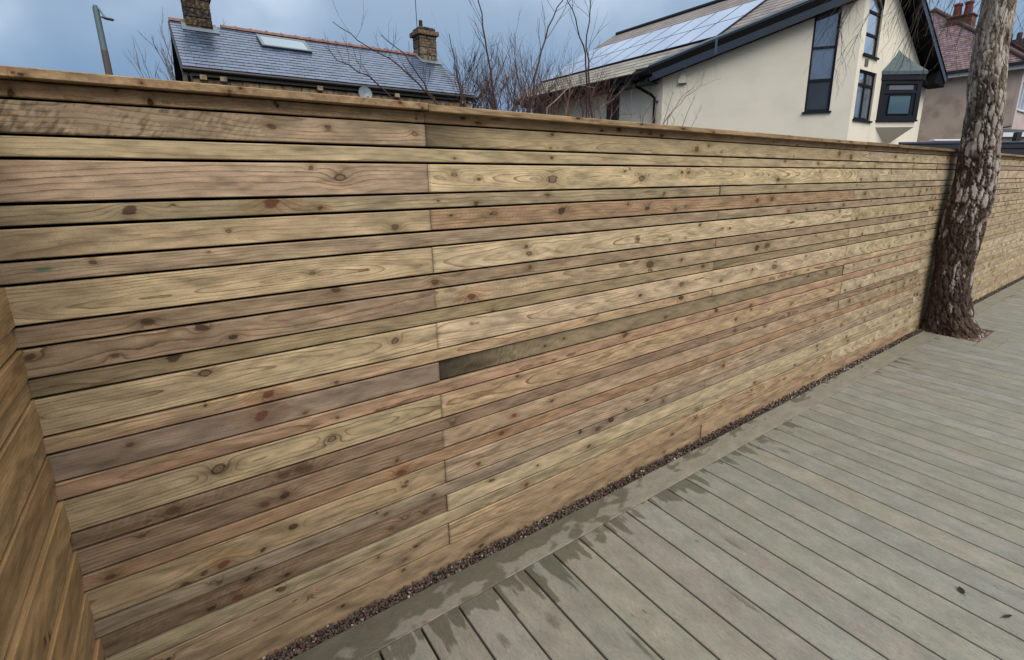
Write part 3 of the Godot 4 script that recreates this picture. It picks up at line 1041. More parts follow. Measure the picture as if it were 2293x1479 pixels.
# ---------------------------------------------------------------- birch and bare growth
func build_birch() -> void:
	var tree := thing("birch_tree", "mature birch with fissured dark base and pale flaking upper trunk, standing in a deck pit", "tree", Vector3(6.3, 0, 0.25))
	var org := tree.position
	# centre line: height, sideways shift along the view's right, radius
	var ys := [-0.06, 0.03, 0.19, 0.42, 0.65, 0.88, 1.10, 1.32, 1.53, 1.82, 2.14, 2.41, 2.71, 3.07, 3.6, 4.4, 5.4, 6.6]
	var cx := [0.045, 0.03, -0.02, -0.055, -0.07, -0.067, -0.062, -0.04, -0.03, -0.05, -0.068, -0.108, -0.126, -0.132, -0.13, -0.08, -0.02, 0.05]
	var rd := [0.265, 0.245, 0.202, 0.180, 0.168, 0.178, 0.188, 0.190, 0.174, 0.160, 0.145, 0.146, 0.136, 0.130, 0.122, 0.105, 0.075, 0.03]
	var plates := FastNoiseLite.new()
	plates.seed = 12
	plates.noise_type = FastNoiseLite.TYPE_CELLULAR
	plates.cellular_distance_function = FastNoiseLite.DISTANCE_EUCLIDEAN
	plates.cellular_return_type = FastNoiseLite.RETURN_DISTANCE2_SUB
	plates.frequency = 1.0
	plates.domain_warp_enabled = true
	plates.domain_warp_amplitude = 0.55
	plates.domain_warp_frequency = 0.5
	var soft := FastNoiseLite.new()
	soft.seed = 4
	soft.frequency = 1.0
	soft.fractal_octaves = 3
	var cellv := FastNoiseLite.new()
	cellv.seed = 12
	cellv.noise_type = FastNoiseLite.TYPE_CELLULAR
	cellv.cellular_distance_function = FastNoiseLite.DISTANCE_EUCLIDEAN
	cellv.cellular_return_type = FastNoiseLite.RETURN_CELL_VALUE
	cellv.frequency = 1.0
	cellv.domain_warp_enabled = true
	cellv.domain_warp_amplitude = 0.55
	cellv.domain_warp_frequency = 0.5
	var sides := 150
	var v := PackedVector3Array()
	var col := PackedColorArray()
	var heights := PackedFloat32Array()
	var y := -0.06
	while y < 6.6:
		heights.append(y)
		y += 0.0085 if y < 3.3 else 0.05
	var seg := 0
	for h in heights:
		while seg < ys.size() - 2 and h > ys[seg + 1]:
			seg += 1
		var f: float = clampf((h - ys[seg]) / (ys[seg + 1] - ys[seg]), 0, 1)
		f = f * f * (3.0 - 2.0 * f) * 0.5 + f * 0.5
		var cxx: float = lerpf(cx[seg], cx[seg + 1], f)
		var rad: float = lerpf(rd[seg], rd[seg + 1], f)
		var centre := RT * cxx + Vector3(-0.03, h, -0.05 + 0.02)
		for k in sides:
			var a := TAU * k / sides
			var d := Vector3(cos(a), 0, sin(a))
			# bark is sampled on the round of the trunk, stretched upwards
			var q := Vector3(d.x * rad * 19.0, h * 6.6, d.z * rad * 19.0)
			var crack := plates.get_noise_3dv(q) + 1.0          # 0 in fissures
			var cv := cellv.get_noise_3dv(q)
			var s1 := soft.get_noise_3dv(q * 0.35)
			var s2 := soft.get_noise_3dv(q * 2.2)
			var plate := smoothstep(0.04, 0.26, crack)
			var old := 1.0 - smoothstep(1.8, 2.7, h + s1 * 1.1)  # rough lower bark
			var depth := lerpf(0.005, 0.020, old)
			var flare := 0.0
			if h < 0.45:
				flare = pow(1.0 - (h + 0.06) / 0.51, 2.0) * (0.028 * sin(a * 5.0 + 0.6) + 0.02 * sin(a * 3.0 + 2.0))
			var rr := rad * 0.93 + (plate - 0.9) * depth + s2 * 0.004 + s1 * 0.012 + flare
			v.append(centre + d * rr)
			# colour: black-brown fissures, grey-brown plates low, pale plates high, paler flakes on the camera side
			var dark := Color(0.035, 0.022, 0.017).lerp(Color(0.07, 0.05, 0.035), clampf(s2 + 0.5, 0, 1))
			var low := Color(0.050, 0.034, 0.029).lerp(Color(0.095, 0.068, 0.058), clampf(0.5 + s2, 0, 1))
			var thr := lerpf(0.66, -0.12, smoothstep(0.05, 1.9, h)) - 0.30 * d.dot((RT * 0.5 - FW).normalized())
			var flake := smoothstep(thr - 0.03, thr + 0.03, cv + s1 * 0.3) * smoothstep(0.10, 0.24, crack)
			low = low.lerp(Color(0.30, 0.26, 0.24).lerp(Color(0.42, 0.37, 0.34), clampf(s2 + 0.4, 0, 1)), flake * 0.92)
			var pale := Color(0.47, 0.43, 0.385).lerp(Color(0.30, 0.26, 0.22), clampf(0.35 + s2 * 1.6 - s1 * 0.9, 0, 1))
			var scar := smoothstep(0.08, 0.20, cv * 0.6 + s1 * 0.7 + s2 * 0.2)
			pale = pale.lerp(Color(0.13, 0.09, 0.066), scar * 0.85)
			var lent := smoothstep(0.30, 0.5, soft.get_noise_3d(d.x * rad * 9.0, h * 60.0, d.z * rad * 9.0))
			pale = pale.lerp(Color(0.16, 0.12, 0.09), lent * 0.45)
			var c := pale.lerp(low, old)
			var cut := (1.0 - smoothstep(0.07, 0.20 + 0.08 * old, crack)) * lerpf(0.45 + 0.55 * smoothstep(-0.15, 0.15, s1), 1.0, old)
			c = c.lerp(dark, cut)
			c.a = 1.0
			col.append(c)
	var idx := PackedInt32Array()
	for i in heights.size() - 1:
		for k in sides:
			var k2 := (k + 1) % sides
			var a := i * sides + k
			var b2 := i * sides + k2
			var d2 := a + sides
			var e2 := b2 + sides
			idx.append(a); idx.append(b2); idx.append(e2)
			idx.append(a); idx.append(e2); idx.append(d2)
	var nrm := PackedVector3Array()
	nrm.resize(v.size())
	for i in range(0, idx.size(), 3):
		var fn := (v[idx[i + 2]] - v[idx[i]]).cross(v[idx[i + 1]] - v[idx[i]])
		for k in 3:
			nrm[idx[i + k]] += fn
	var flip := nrm[sides * 20].dot(v[sides * 20] - (v[sides * 20] + v[sides * 20 + sides / 2]) * 0.5) < 0.0
	for i in nrm.size():
		nrm[i] = nrm[i].normalized() * (-1.0 if flip else 1.0)
	if flip:
		for i in range(0, idx.size(), 3):
			var s := idx[i + 1]
			idx[i + 1] = idx[i + 2]
			idx[i + 2] = s
	var arr := []
	arr.resize(Mesh.ARRAY_MAX)
	arr[Mesh.ARRAY_VERTEX] = v
	arr[Mesh.ARRAY_NORMAL] = nrm
	arr[Mesh.ARRAY_COLOR] = col
	arr[Mesh.ARRAY_INDEX] = idx
	var am := ArrayMesh.new()
	am.add_surface_from_arrays(Mesh.PRIMITIVE_TRIANGLES, arr)
	put("trunk", am, solid(Color.WHITE, 0.9, 0.0, 0.25), tree)
	# limbs leave the trunk above the picture; thin twigs hang back into it
	var bark := solid(Color(0.22, 0.17, 0.15), 0.85)
	var ends := [Vector2(-1.74, 2.68), Vector2(-1.66, 2.60), Vector2(-1.60, 2.72), Vector2(-1.36, 2.56), Vector2(-1.22, 2.78), Vector2(-1.13, 2.42), Vector2(-1.02, 2.66), Vector2(-0.88, 2.50), Vector2(-0.78, 2.70), Vector2(-0.66, 2.42),
		Vector2(-0.55, 2.6), Vector2(-0.47, 2.10), Vector2(-0.36, 2.72), Vector2(-0.25, 2.62), Vector2(0.14, 2.72), Vector2(0.22, 2.58), Vector2(0.30, 2.84), Vector2(0.42, 2.66), Vector2(-0.40, 2.9), Vector2(-0.95, 2.85)]
	rng.seed = 91
	for i in ends.size():
		var e: Vector2 = ends[i]
		var depth := rng.randf_range(-0.5, 0.25)
		var tip := Vector3(-0.1, 0, -0.05) + RT * e.x + FW * depth + Vector3.UP * e.y
		var base := Vector3(0, 3.3 + rng.randf_range(0, 0.7), -0.05) + RT * -0.12
		var reach := RT * (e.x * 0.62 + rng.randf_range(-0.08, 0.1)) + FW * depth * 0.7 + Vector3.UP * rng.randf_range(3.55, 3.9)
		var b := MB.new()
		var pts := PackedVector3Array()
		var rads := PackedFloat32Array()
		var n := 12
		for q in n + 1:
			var f := float(q) / n
			var p := base.bezier_interpolate(base.lerp(reach, 0.6) + Vector3.UP * 0.3, reach.lerp(tip, 0.35) + Vector3.UP * 0.25, tip, f)
			p += Vector3(rng.randf_range(-1, 1), rng.randf_range(-1, 1), rng.randf_range(-1, 1)) * 0.014
			pts.append(p)
			rads.append(lerpf(0.011, 0.0016, sqrt(f)))
		b.tube(pts, rads, 5)
		for q in range(4, n):
			for z in rng.randi_range(1, 2):
				twig(b, pts[q], (pts[q + 1] - pts[q]).normalized(), rng.randf_range(0.12, 0.38), 0.0024, 2, Vector3(0, -0.55, 0), 0.75)
		part("branch", b, bark, tree)
	for i in 7:
		var a := TAU * i / 7.0
		var b := MB.new()
		var start := Vector3(0.02, 3.6 + i * 0.38, 0.0) + RT * -0.08
		var out := Vector3(cos(a) * 1.9, rng.randf_range(0.9, 1.6), sin(a) * 1.9)
		if out.z < 0: out.z *= 0.6
		var pts := PackedVector3Array()
		var rads := PackedFloat32Array()
		for q in 9:
			var f := q / 8.0
			pts.append(start + out * f + Vector3.UP * (0.5 * f - 0.9 * f * f) + Vector3(rng.randf_range(-1, 1), 0, rng.randf_range(-1, 1)) * 0.03)
			rads.append(lerpf(0.035, 0.004, f))
		b.tube(pts, rads, 6)
		for q in range(2, 9):
			for z in 2:
				twig(b, pts[q], (out.normalized() + Vector3(rng.randf_range(-1, 1), 0.2, rng.randf_range(-1, 1))).normalized(), rng.randf_range(0.4, 0.9), 0.005, 3, Vector3(0, -0.3, 0), 0.8)
		part("branch", b, bark, tree)

func twig(b: MB, from: Vector3, dir: Vector3, length: float, rad: float, depth: int, pull: Vector3, spread: float) -> void:
	var pts := PackedVector3Array([from])
	var rads := PackedFloat32Array([rad])
	var p := from
	var d := (dir + Vector3(rng.randf_range(-1, 1), rng.randf_range(-1, 1), rng.randf_range(-1, 1)) * spread).normalized()
	var n := 4
	for i in n:
		d = (d + pull * 0.25 + Vector3(rng.randf_range(-1, 1), rng.randf_range(-1, 1), rng.randf_range(-1, 1)) * 0.16).normalized()
		p += d * length / n
		pts.append(p)
		rads.append(lerpf(rad, rad * 0.45, float(i + 1) / n))
		if depth > 0 and i > 0 and rng.randf() < 0.75:
			twig(b, p, d, length * rng.randf_range(0.4, 0.7), rad * 0.65, depth - 1, pull, spread)
	b.tube(pts, rads, 4 if rad > 0.003 else 3)

func stem(parent: Node3D, mat: Material, pts2: Array, z: float, r0: float, twigs: int, tl: float) -> void:
	# a main stem through the given (x, height) points, rooted in the ground behind the fence
	var b := MB.new()
	var pts := PackedVector3Array()
	var n := pts2.size()
	var low: Vector2 = pts2[n - 1]
	var prev: Vector2 = pts2[n - 2]
	var root := Vector2(low.x + (low.x - prev.x) * 1.2, -0.2)
	pts.append(Vector3(root.x, root.y, z - 0.1))
	pts.append(Vector3(lerpf(root.x, low.x, 0.55), 0.9, z - 0.04))
	for i in range(n - 1, -1, -1):
		var q: Vector2 = pts2[i]
		pts.append(Vector3(q.x, q.y, z))
		if i > 0:
			var w: Vector2 = pts2[i - 1]
			for s in [0.33, 0.67]:
				var m := q.lerp(w, s)
				pts.append(Vector3(m.x + rng.randf_range(-1, 1) * 0.008, m.y + rng.randf_range(-1, 1) * 0.008, z + rng.randf_range(-1, 1) * 0.01))
	var rads := PackedFloat32Array()
	for i in pts.size():
		rads.append(lerpf(r0, r0 * 0.28, float(i) / (pts.size() - 1)))
	for i in pts.size():
		pts[i] -= parent.position
	for i in rads.size():
		rads[i] *= 0.62
	b.tube(pts, rads, 6)
	var from := 3
	for t in twigs:
		var i := rng.randi_range(from, pts.size() - 2)
		var d := (pts[i + 1] - pts[i]).normalized()
		var side := Vector3(rng.randf_range(-1, 1), 0.35, rng.randf_range(-0.6, 0.6)).normalized()
		twig(b, pts[i].lerp(pts[i + 1], rng.randf()), (d * 0.7 + side).normalized(), tl * rng.randf_range(0.4, 1.0), minf(rads[i] * 0.42, 0.0022), 1, Vector3(0, 0.25, 0), 0.25)
	part("stem", b, mat, parent)

func build_shrubs() -> void:
	var dark := solid(Color(0.24, 0.165, 0.16), 0.85)
	var brown := solid(Color(0.37, 0.24, 0.20), 0.85)
	var grey := solid(Color(0.50, 0.44, 0.41), 0.85)
	rng.seed = 31
	var s := thing("bare_shrub", "bare shrub whose long twigs arch left across the slate roof", "shrub", Vector3(1.1, -0.2, -0.9))
	stem(s, dark, [Vector2(0.715, 2.252), Vector2(0.82, 2.19), Vector2(0.97, 2.13), Vector2(1.11, 2.03), Vector2(1.21, 1.94)], -0.9, 0.0085, 9, 0.16)
	stem(s, dark, [Vector2(0.94, 2.235), Vector2(1.05, 2.17), Vector2(1.15, 2.04), Vector2(1.22, 1.93)], -0.92, 0.0085, 7, 0.14)
	stem(s, dark, [Vector2(0.67, 2.145), Vector2(0.72, 2.09), Vector2(0.86, 2.04), Vector2(0.98, 1.94)], -0.9, 0.008, 8, 0.12)
	s = thing("bare_shrub", "bare shrub of thin upright whips just right of the slate-roofed house", "shrub", Vector3(1.45, -0.2, -0.95))
	stem(s, dark, [Vector2(1.295, 2.29), Vector2(1.32, 2.13), Vector2(1.37, 1.95)], -0.9, 0.009, 1, 0.1)
	stem(s, dark, [Vector2(1.465, 2.56), Vector2(1.475, 2.47), Vector2(1.51, 2.29), Vector2(1.54, 2.13), Vector2(1.57, 1.94)], -0.9, 0.011, 10, 0.2)
	for i in 9:
		var x := 1.36 + i * 0.045
		stem(s, dark, [Vector2(x + rng.randf_range(-0.08, 0.10), rng.randf_range(2.08, 2.3)), Vector2(x + rng.randf_range(-0.03, 0.03), 2.03), Vector2(x, 1.9)], -0.95 - 0.05 * (i % 4), 0.0065, 14, 0.18)
	s = thing("bare_shrub", "tall dense bare shrub with reddish stems in front of the panelled roof", "shrub", Vector3(2.1, -0.2, -1.0))
	stem(s, dark, [Vector2(2.12, 2.70), Vector2(2.05, 2.58), Vector2(1.94, 2.42), Vector2(1.87, 2.22), Vector2(1.80, 1.94)], -0.9, 0.012, 12, 0.26)
	stem(s, dark, [Vector2(2.30, 2.72), Vector2(2.27, 2.62), Vector2(2.24, 2.42), Vector2(2.26, 2.21), Vector2(2.30, 1.94)], -0.9, 0.011, 12, 0.22)
	stem(s, dark, [Vector2(2.08, 2.70), Vector2(2.10, 2.59), Vector2(2.18, 2.46), Vector2(2.25, 2.32), Vector2(2.27, 2.08)], -0.92, 0.010, 11, 0.22)
	for i in 34:
		var x := 1.62 + i * 0.029 + rng.randf_range(-0.02, 0.02)
		var top := rng.randf_range(2.05, 2.34) if i < 26 else rng.randf_range(2.0, 2.2)
		stem(s, [brown, dark, brown, grey][i % 4], [Vector2(x + rng.randf_range(-0.14, 0.12), top), Vector2(x + rng.randf_range(-0.04, 0.04), 2.03), Vector2(x, 1.88)], -0.95 - 0.09 * (i % 6), 0.0075, 16, 0.2)
	# a pale stem bent over towards the left
	stem(s, grey, [Vector2(2.28, 2.115), Vector2(2.12, 2.115), Vector2(2.02, 2.06), Vector2(1.9, 1.97)], -0.86, 0.007, 2, 0.1)
	s = thing("bare_shrub", "small bare shrub leaning right against the cream gable wall", "shrub", Vector3(3.0, -0.2, -0.9))
	stem(s, grey, [Vector2(3.545, 2.385), Vector2(3.36, 2.26), Vector2(3.18, 2.13), Vector2(3.0, 1.94)], -0.9, 0.008, 7, 0.16)
	stem(s, grey, [Vector2(3.66, 2.315), Vector2(3.41, 2.24), Vector2(3.24, 2.15), Vector2(3.05, 1.98)], -0.9, 0.007, 6, 0.14)
	for i in 8:
		var x := 2.62 + i * 0.12
		stem(s, [dark, grey][i % 2], [Vector2(x + rng.randf_range(-0.02, 0.2), rng.randf_range(2.0, 2.2)), Vector2(x + 0.03, 1.99), Vector2(x, 1.88)], -1.0, 0.006, 5, 0.12)

func bare_tree(label: String, at: Vector3, height: float, wide: float, seed_: int, mat: Material, group := "") -> void:
	rng.seed = seed_
	var t := thing("bare_tree", label, "tree", at, group)
	var b := MB.new()
	b.tube(PackedVector3Array([Vector3(0, -0.2, 0), Vector3(0.05, height * 0.3, 0), Vector3(-0.05, height * 0.62, 0.1), Vector3(0, height * 0.85, 0)]), PackedFloat32Array([height * 0.022, height * 0.017, height * 0.01, height * 0.003]), 7)
	part("trunk", b, mat, t)
	b = MB.new()
	for i in 26:
		var f := rng.randf_range(0.22, 0.85)
		var a := rng.randf_range(0, TAU)
		var d := Vector3(cos(a) * wide, rng.randf_range(0.5, 1.1), sin(a) * wide).normalized()
		twig(b, Vector3(0, height * f, 0), d, height * rng.randf_range(0.28, 0.45) * (1.15 - f * 0.6), height * 0.0045, 3, Vector3(0, 0.25, 0), 0.35)
	part("crown", b, mat, t)

# ---------------------------------------------------------------- houses
func put_box(called: String, parent: Node, mat: Material, o: Vector3, size: Vector3, bs := Basis.IDENTITY, col := Color.WHITE, ch := 0.0) -> MeshInstance3D:
	var b := MB.new()
	b.box(o, size, bs, col, ch)
	return part(called, b, mat, parent)

func lathe(profile: Array, sides: int, at := Transform3D.IDENTITY) -> MB:
	var b := MB.new()
	for i in profile.size() - 1:
		var p: Vector2 = profile[i]
		var q: Vector2 = profile[i + 1]
		for k in sides:
			var a := TAU * k / sides
			var a2 := TAU * (k + 1) / sides
			var d := Vector3(cos(a), 0, sin(a))
			var d2 := Vector3(cos(a2), 0, sin(a2))
			var slope := Vector2(q.y - p.y, p.x - q.x)
			var hint := (d + d2) * slope.x + Vector3.UP * slope.y
			b.quad(at * (d * p.x + Vector3.UP * p.y), at * (d2 * p.x + Vector3.UP * p.y), at * (d2 * q.x + Vector3.UP * q.y), at * (d * q.x + Vector3.UP * q.y), at.basis * hint)
	return b

func glass(col: Color, metal := 0.65, rough := 0.06) -> StandardMaterial3D:
	return solid(col, rough, metal)

func build_stone_house() -> void:
	var house := thing("stone_house", "stone house with wet blue-grey slate roof, red ridge tiles and two chimneys", "house", Vector3(5.2, 0, -18.5))
	var o := -house.position
	var x0 := 0.83
	var x1 := 9.56
	var eave := Vector3(0, 4.46, -15.2)
	var ridge := Vector3(0, 6.30, -18.5)
	var slope := (ridge - eave)
	var sl := slope.length()
	var up := slope / sl
	var nrm := Vector3(0, -up.z, up.y)
	var stone := mottled(Color(0.47, 0.40, 0.31), 21, 0.35, 0.9, 0.9, 0.4, 2.0)
	var b := MB.new()
	var zb := -21.8
	b.prism(PackedVector2Array([Vector2(-15.36, -0.2), Vector2(-15.36, 4.2), Vector2(-18.5, 5.95), Vector2(-21.5, 4.2), Vector2(-21.5, -0.2)]), o + Vector3(1.02, 0, 0), Vector3(0, 0, 1), Vector3.UP, Vector3(8.4, 0, 0))
	var wall := part("wall", b, stone, house)
	rng.seed = 55
	var faces := [stone, mottled(Color(0.52, 0.46, 0.37), 22, 0.3, 1.4, 0.9, 0.4, 2.0), mottled(Color(0.42, 0.35, 0.29), 23, 0.35, 1.1, 0.9, 0.4, 2.0)]
	for c in 4:
		var x := 1.0
		var y := 3.42 + c * 0.20
		while x < 9.4:
			var w := minf(rng.randf_range(0.26, 0.62), 9.42 - x)
			put_box("stone", wall, faces[rng.randi_range(0, 2)], o + Vector3(x + w * 0.5, y + 0.098, -15.34 + rng.randf_range(-0.012, 0.006)), Vector3(w - 0.014, 0.186, 0.08), Basis.IDENTITY, Color.WHITE, 0.012)
			x += w
	for x in [1.25, 1.71, 4.20, 5.6, 6.60, 9.05]:
		put_box("corbel", house, faces[1], o + Vector3(x, 4.22, -15.25), Vector3(0.16, 0.13, 0.20), Basis.IDENTITY, Color.WHITE, 0.012)
	# roof
	b = MB.new()
	b.prism(PackedVector2Array([Vector2(eave.z, eave.y - 0.03), Vector2(ridge.z, ridge.y - 0.03), Vector2(zb, eave.y - 0.03), Vector2(zb, eave.y - 0.14), Vector2(ridge.z, ridge.y - 0.16), Vector2(eave.z, eave.y - 0.14)]), o + Vector3(x0, 0, 0), Vector3(0, 0, 1), Vector3.UP, Vector3(x1 - x0, 0, 0))
	var roof := part("roof", b, solid(Color(0.06, 0.07, 0.09), 0.9), house)
	b = MB.new()
	var courses := 16
	var g := sl / courses
	for c in courses:
		var x := x0 - (0.15 if c % 2 else 0.0)
		while x < x1:
			var a := maxf(x, x0)
			var e := minf(x + 0.30, x1)
			if e - a > 0.02:
				var q := rng.randf_range(0.75, 1.15)
				var mid := eave + up * (g * (c + 0.5)) + nrm * (0.006 + rng.randf_range(-0.002, 0.003))
				var tilt := Basis(Vector3.RIGHT, rng.randf_range(-0.012, 0.012))
				for cc in [1.585, 9.19]:
					# slates are darker below each stack, fading down the slope
					var run := (courses - c) / 16.0
					q *= 1.0 - 0.62 * clampf(1.35 - absf((a + e) * 0.5 - cc) * 2.0 - run * 1.1 + rng.randf_range(-0.15, 0.15), 0.0, 1.0)
				b.box(o + Vector3((a + e) * 0.5, mid.y, mid.z), Vector3(e - a - 0.007, 0.012, g - rng.randf_range(0.052, 0.062)), tilt * Basis(Vector3.RIGHT, nrm, -up), Color(0.075 * q, 0.105 * q, 0.175 * q * rng.randf_range(0.95, 1.06)))  # gaps bare the dark roof, standing in for shadow under each course
			x += 0.30
	var sm := solid(Color.WHITE, 0.27, 0.0, 0.9)
	var sl_ := part("slates", b, sm, roof)
	sl_.set_meta("kind", "stuff")
	var terra := mottled(Color(0.47, 0.33, 0.285), 33, 0.25, 2.0, 0.75)
	var x := x0
	while x < x1 - 0.1:
		if (x < 0.98 or x > 1.86) and x < 8.7:
			var len_ := 0.44
			b = MB.new()
			var arc := PackedVector2Array()
			for k in 7:
				var a := PI * k / 6.0
				arc.append(Vector2(cos(a) * 0.13, sin(a) * 0.105 - 0.03))
			for k in 7:
				var a := PI * (6 - k) / 6.0
				arc.append(Vector2(cos(a) * 0.11, sin(a) * 0.085 - 0.03))
			b.prism(arc, o + Vector3(x, ridge.y + 0.01, ridge.z), Vector3(0, 0, 1), Vector3.UP, Vector3(len_ - 0.012, 0, 0))
			var ring := PackedVector2Array()
			for k in 7:
				var a := PI * k / 6.0
				ring.append(Vector2(cos(a) * 0.15, sin(a) * 0.128 - 0.03))
			for k in 7:
				var a := PI * (6 - k) / 6.0
				ring.append(Vector2(cos(a) * 0.128, sin(a) * 0.104 - 0.03))
			b.prism(ring, o + Vector3(x + len_ - 0.05, ridge.y + 0.01, ridge.z), Vector3(0, 0, 1), Vector3.UP, Vector3(0.06, 0, 0))
			part("ridge_tile", b, terra, roof)
		x += 0.45
	# rainwater goods
	var black := solid(Color(0.055, 0.055, 0.06), 0.5)
	put_box("fascia", house, black, o + Vector3(5.19, 4.345, -15.22), Vector3(8.72, 0.20, 0.03))
	b = MB.new()
	b.tube(PackedVector3Array([o + Vector3(0.8, 4.39, -15.15), o + Vector3(9.6, 4.38, -15.15)]), PackedFloat32Array([0.055, 0.055]), 10)
	b.tube(PackedVector3Array([o + Vector3(0.93, 4.36, -15.18), o + Vector3(0.93, 4.2, -15.3), o + Vector3(0.95, 4.0, -15.44), o + Vector3(0.95, -0.2, -15.44)]), PackedFloat32Array([0.04, 0.04, 0.04, 0.04]), 8)
	part("gutter", b, black, house)
	for s in 2:
		b = MB.new()
		b.prism(PackedVector2Array([Vector2(-15.18, 4.42), Vector2(-18.5, 6.27), Vector2(-18.5, 6.08), Vector2(-15.18, 4.18)]), o + Vector3([x0 - 0.03, x1][s], 0, 0), Vector3(0, 0, 1), Vector3.UP, Vector3(0.03, 0, 0))
		part("bargeboard", b, black, house)
	# roof window
	var sky_at := o + Vector3(3.83, 5.80, -17.63) + nrm * 0.05
	var tilt := Basis(Vector3.RIGHT, nrm, -up)
	var lead := solid(Color(0.42, 0.46, 0.50), 0.45, 0.2)
	var win := put_box("roof_window", house, solid(Color(0.13, 0.14, 0.16), 0.5), sky_at, Vector3(1.46, 0.09, 0.98), tilt)
	for s in [-1, 1]:
		put_box("frame", win, lead, sky_at + tilt * Vector3(0.69 * s, 0.055, 0), Vector3(0.09, 0.04, 1.0), tilt, Color.WHITE, 0.006)
		put_box("frame", win, lead, sky_at + tilt * Vector3(0, 0.055, 0.46 * s), Vector3(1.29, 0.035, 0.08), tilt, Color.WHITE, 0.006)
	put_box("pane", win, glass(Color(0.62, 0.68, 0.72), 0.6, 0.1), sky_at + tilt * Vector3(0, 0.052, 0), Vector3(1.29, 0.012, 0.84), tilt)
	# chimneys: squared stones laid in courses
	var soot := [mottled(Color(0.23, 0.195, 0.155), 41, 0.45, 2.2, 0.95, 0.3, 3.0), mottled(Color(0.19, 0.165, 0.14), 42, 0.45, 2.6, 0.95, 0.3, 3.0), mottled(Color(0.28, 0.235, 0.175), 43, 0.45, 2.4, 0.95, 0.3, 3.0)]
	var ash := [mottled(Color(0.40, 0.36, 0.30), 44, 0.4, 1.8, 0.95, 0.3, 2.0), mottled(Color(0.36, 0.31, 0.25), 45, 0.4, 2.0, 0.95, 0.3, 2.0)]
	for ci in 2:
		var cxx: float = [1.585, 9.19][ci]
		var cz := -18.5
		var hw: float = [0.355, 0.36][ci]
		var topy: float = [7.02, 7.02][ci]
		var ch := put_box("chimney", house, soot[1], o + Vector3(cxx, (topy + 5.6) * 0.5, cz), Vector3(hw * 2 - 0.05, topy - 5.6, 0.68))
		var y := 5.72
		var row := 0
		while y < topy - 0.1:
			var hgt: float = [0.235, 0.29][ci] * rng.randf_range(0.92, 1.06)
			hgt = minf(hgt, topy - y)
			var cut: float = [0.42, 0.62][row % 2] + rng.randf_range(-0.06, 0.06)
			for s in 2:
				var a := -hw if s == 0 else lerpf(-hw, hw, cut)
				var e := lerpf(-hw, hw, cut) if s == 0 else hw
				var jut := rng.randf_range(0.0, 0.025) if ci == 0 else rng.randf_range(0.0, 0.006)
				put_box("stone", ch, (soot if ci == 0 else ash)[rng.randi_range(0, 2 if ci == 0 else 1)], o + Vector3(cxx + (a + e) * 0.5, y + hgt * 0.5, cz), Vector3(e - a - 0.016, hgt - 0.018, 0.70 + jut * 2), Basis.IDENTITY, Color.WHITE, 0.018)
			y += hgt
			row += 1
		put_box("capstone", ch, (soot if ci == 0 else ash)[1], o + Vector3(cxx, topy + 0.085, cz), Vector3(hw * 2 + 0.16, 0.17, 0.88), Basis.IDENTITY, Color.WHITE, 0.02)
		if ci == 1:
			put_box("capstone", ch, soot[0], o + Vector3(cxx, topy + 0.24, cz), Vector3(hw * 2 - 0.02, 0.14, 0.70), Basis.IDENTITY, Color.WHITE, 0.05)
			part("chimney_pot", lathe([Vector2(0.0, 0.30), Vector2(0.055, 0.30), Vector2(0.075, 0.28), Vector2(0.07, 0.18), Vector2(0.085, 0.0)], 12, Transform3D(Basis.IDENTITY, o + Vector3(cxx - 0.12, topy + 0.30, cz))), soot[1], ch)
		# lead apron where the stack leaves the slates
		b = MB.new()
		b.box(o + Vector3(cxx, 0, 0) + Vector3(0, lerpf(eave.y, ridge.y, 0.83), lerpf(eave.z, ridge.z, 0.83)) + nrm * 0.035, Vector3(hw * 2 + 0.24, 0.012, 0.30), tilt)
		b.box(o + Vector3(cxx - hw - 0.05, 6.17, -18.25) + nrm * 0.03, Vector3(0.12, 0.012, 0.6), tilt)
		b.box(o + Vector3(cxx + hw + 0.05, 6.17, -18.25) + nrm * 0.03, Vector3(0.12, 0.012, 0.6), tilt)
		part("flashing", b, lead, house)
	var mast := thing("aerial_mast", "thin aerial mast rising beside the right chimney of the slate roof", "aerial", Vector3(8.83, 6.2, -18.30))
	b = MB.new()
	b.tube(PackedVector3Array([Vector3(0, 0, 0), Vector3(-0.02, 2.6, 0)]), PackedFloat32Array([0.016, 0.013]), 6)
	part("pole", b, black, mast)
	b = MB.new()
	b.box(Vector3(0, 0.75, -0.03), Vector3(0.05, 0.04, 0.10))
	part("bracket", b, black, mast)
	var dish := thing("satellite_dish", "round grey satellite dish under the eaves of the stone house", "satellite dish", Vector3(5.50, 4.17, -15.05))
	part("reflector", lathe([Vector2(0.0, 0.045), Vector2(0.10, 0.03), Vector2(0.17, 0.008), Vector2(0.205, -0.02), Vector2(0.21, -0.032), Vector2(0.16, -0.012), Vector2(0.0, 0.025)], 28, Transform3D(Basis(Vector3.RIGHT, PI * 0.5 + 2.95) , Vector3.ZERO)), solid(Color(0.40, 0.44, 0.47), 0.5), dish)
	b = MB.new()
	b.tube(PackedVector3Array([Vector3(0, -0.03, -0.03), Vector3(0, -0.08, -0.2), Vector3(0, -0.1, -0.32)]), PackedFloat32Array([0.02, 0.02, 0.02]), 6)
	b.tube(PackedVector3Array([Vector3(0, -0.19, 0.0), Vector3(0, -0.16, 0.22)]), PackedFloat32Array([0.01, 0.01]), 5)
	b.box(Vector3(0, -0.145, 0.24), Vector3(0.04, 0.05, 0.08))
	part("arm", b, black, dish)

func roof_left(x: float) -> float:
	return 5.751 + 0.5774 * (x - 14.541)

func roof_right(x: float) -> float:
	return 4.93 + 0.6 * (22.9 - x)

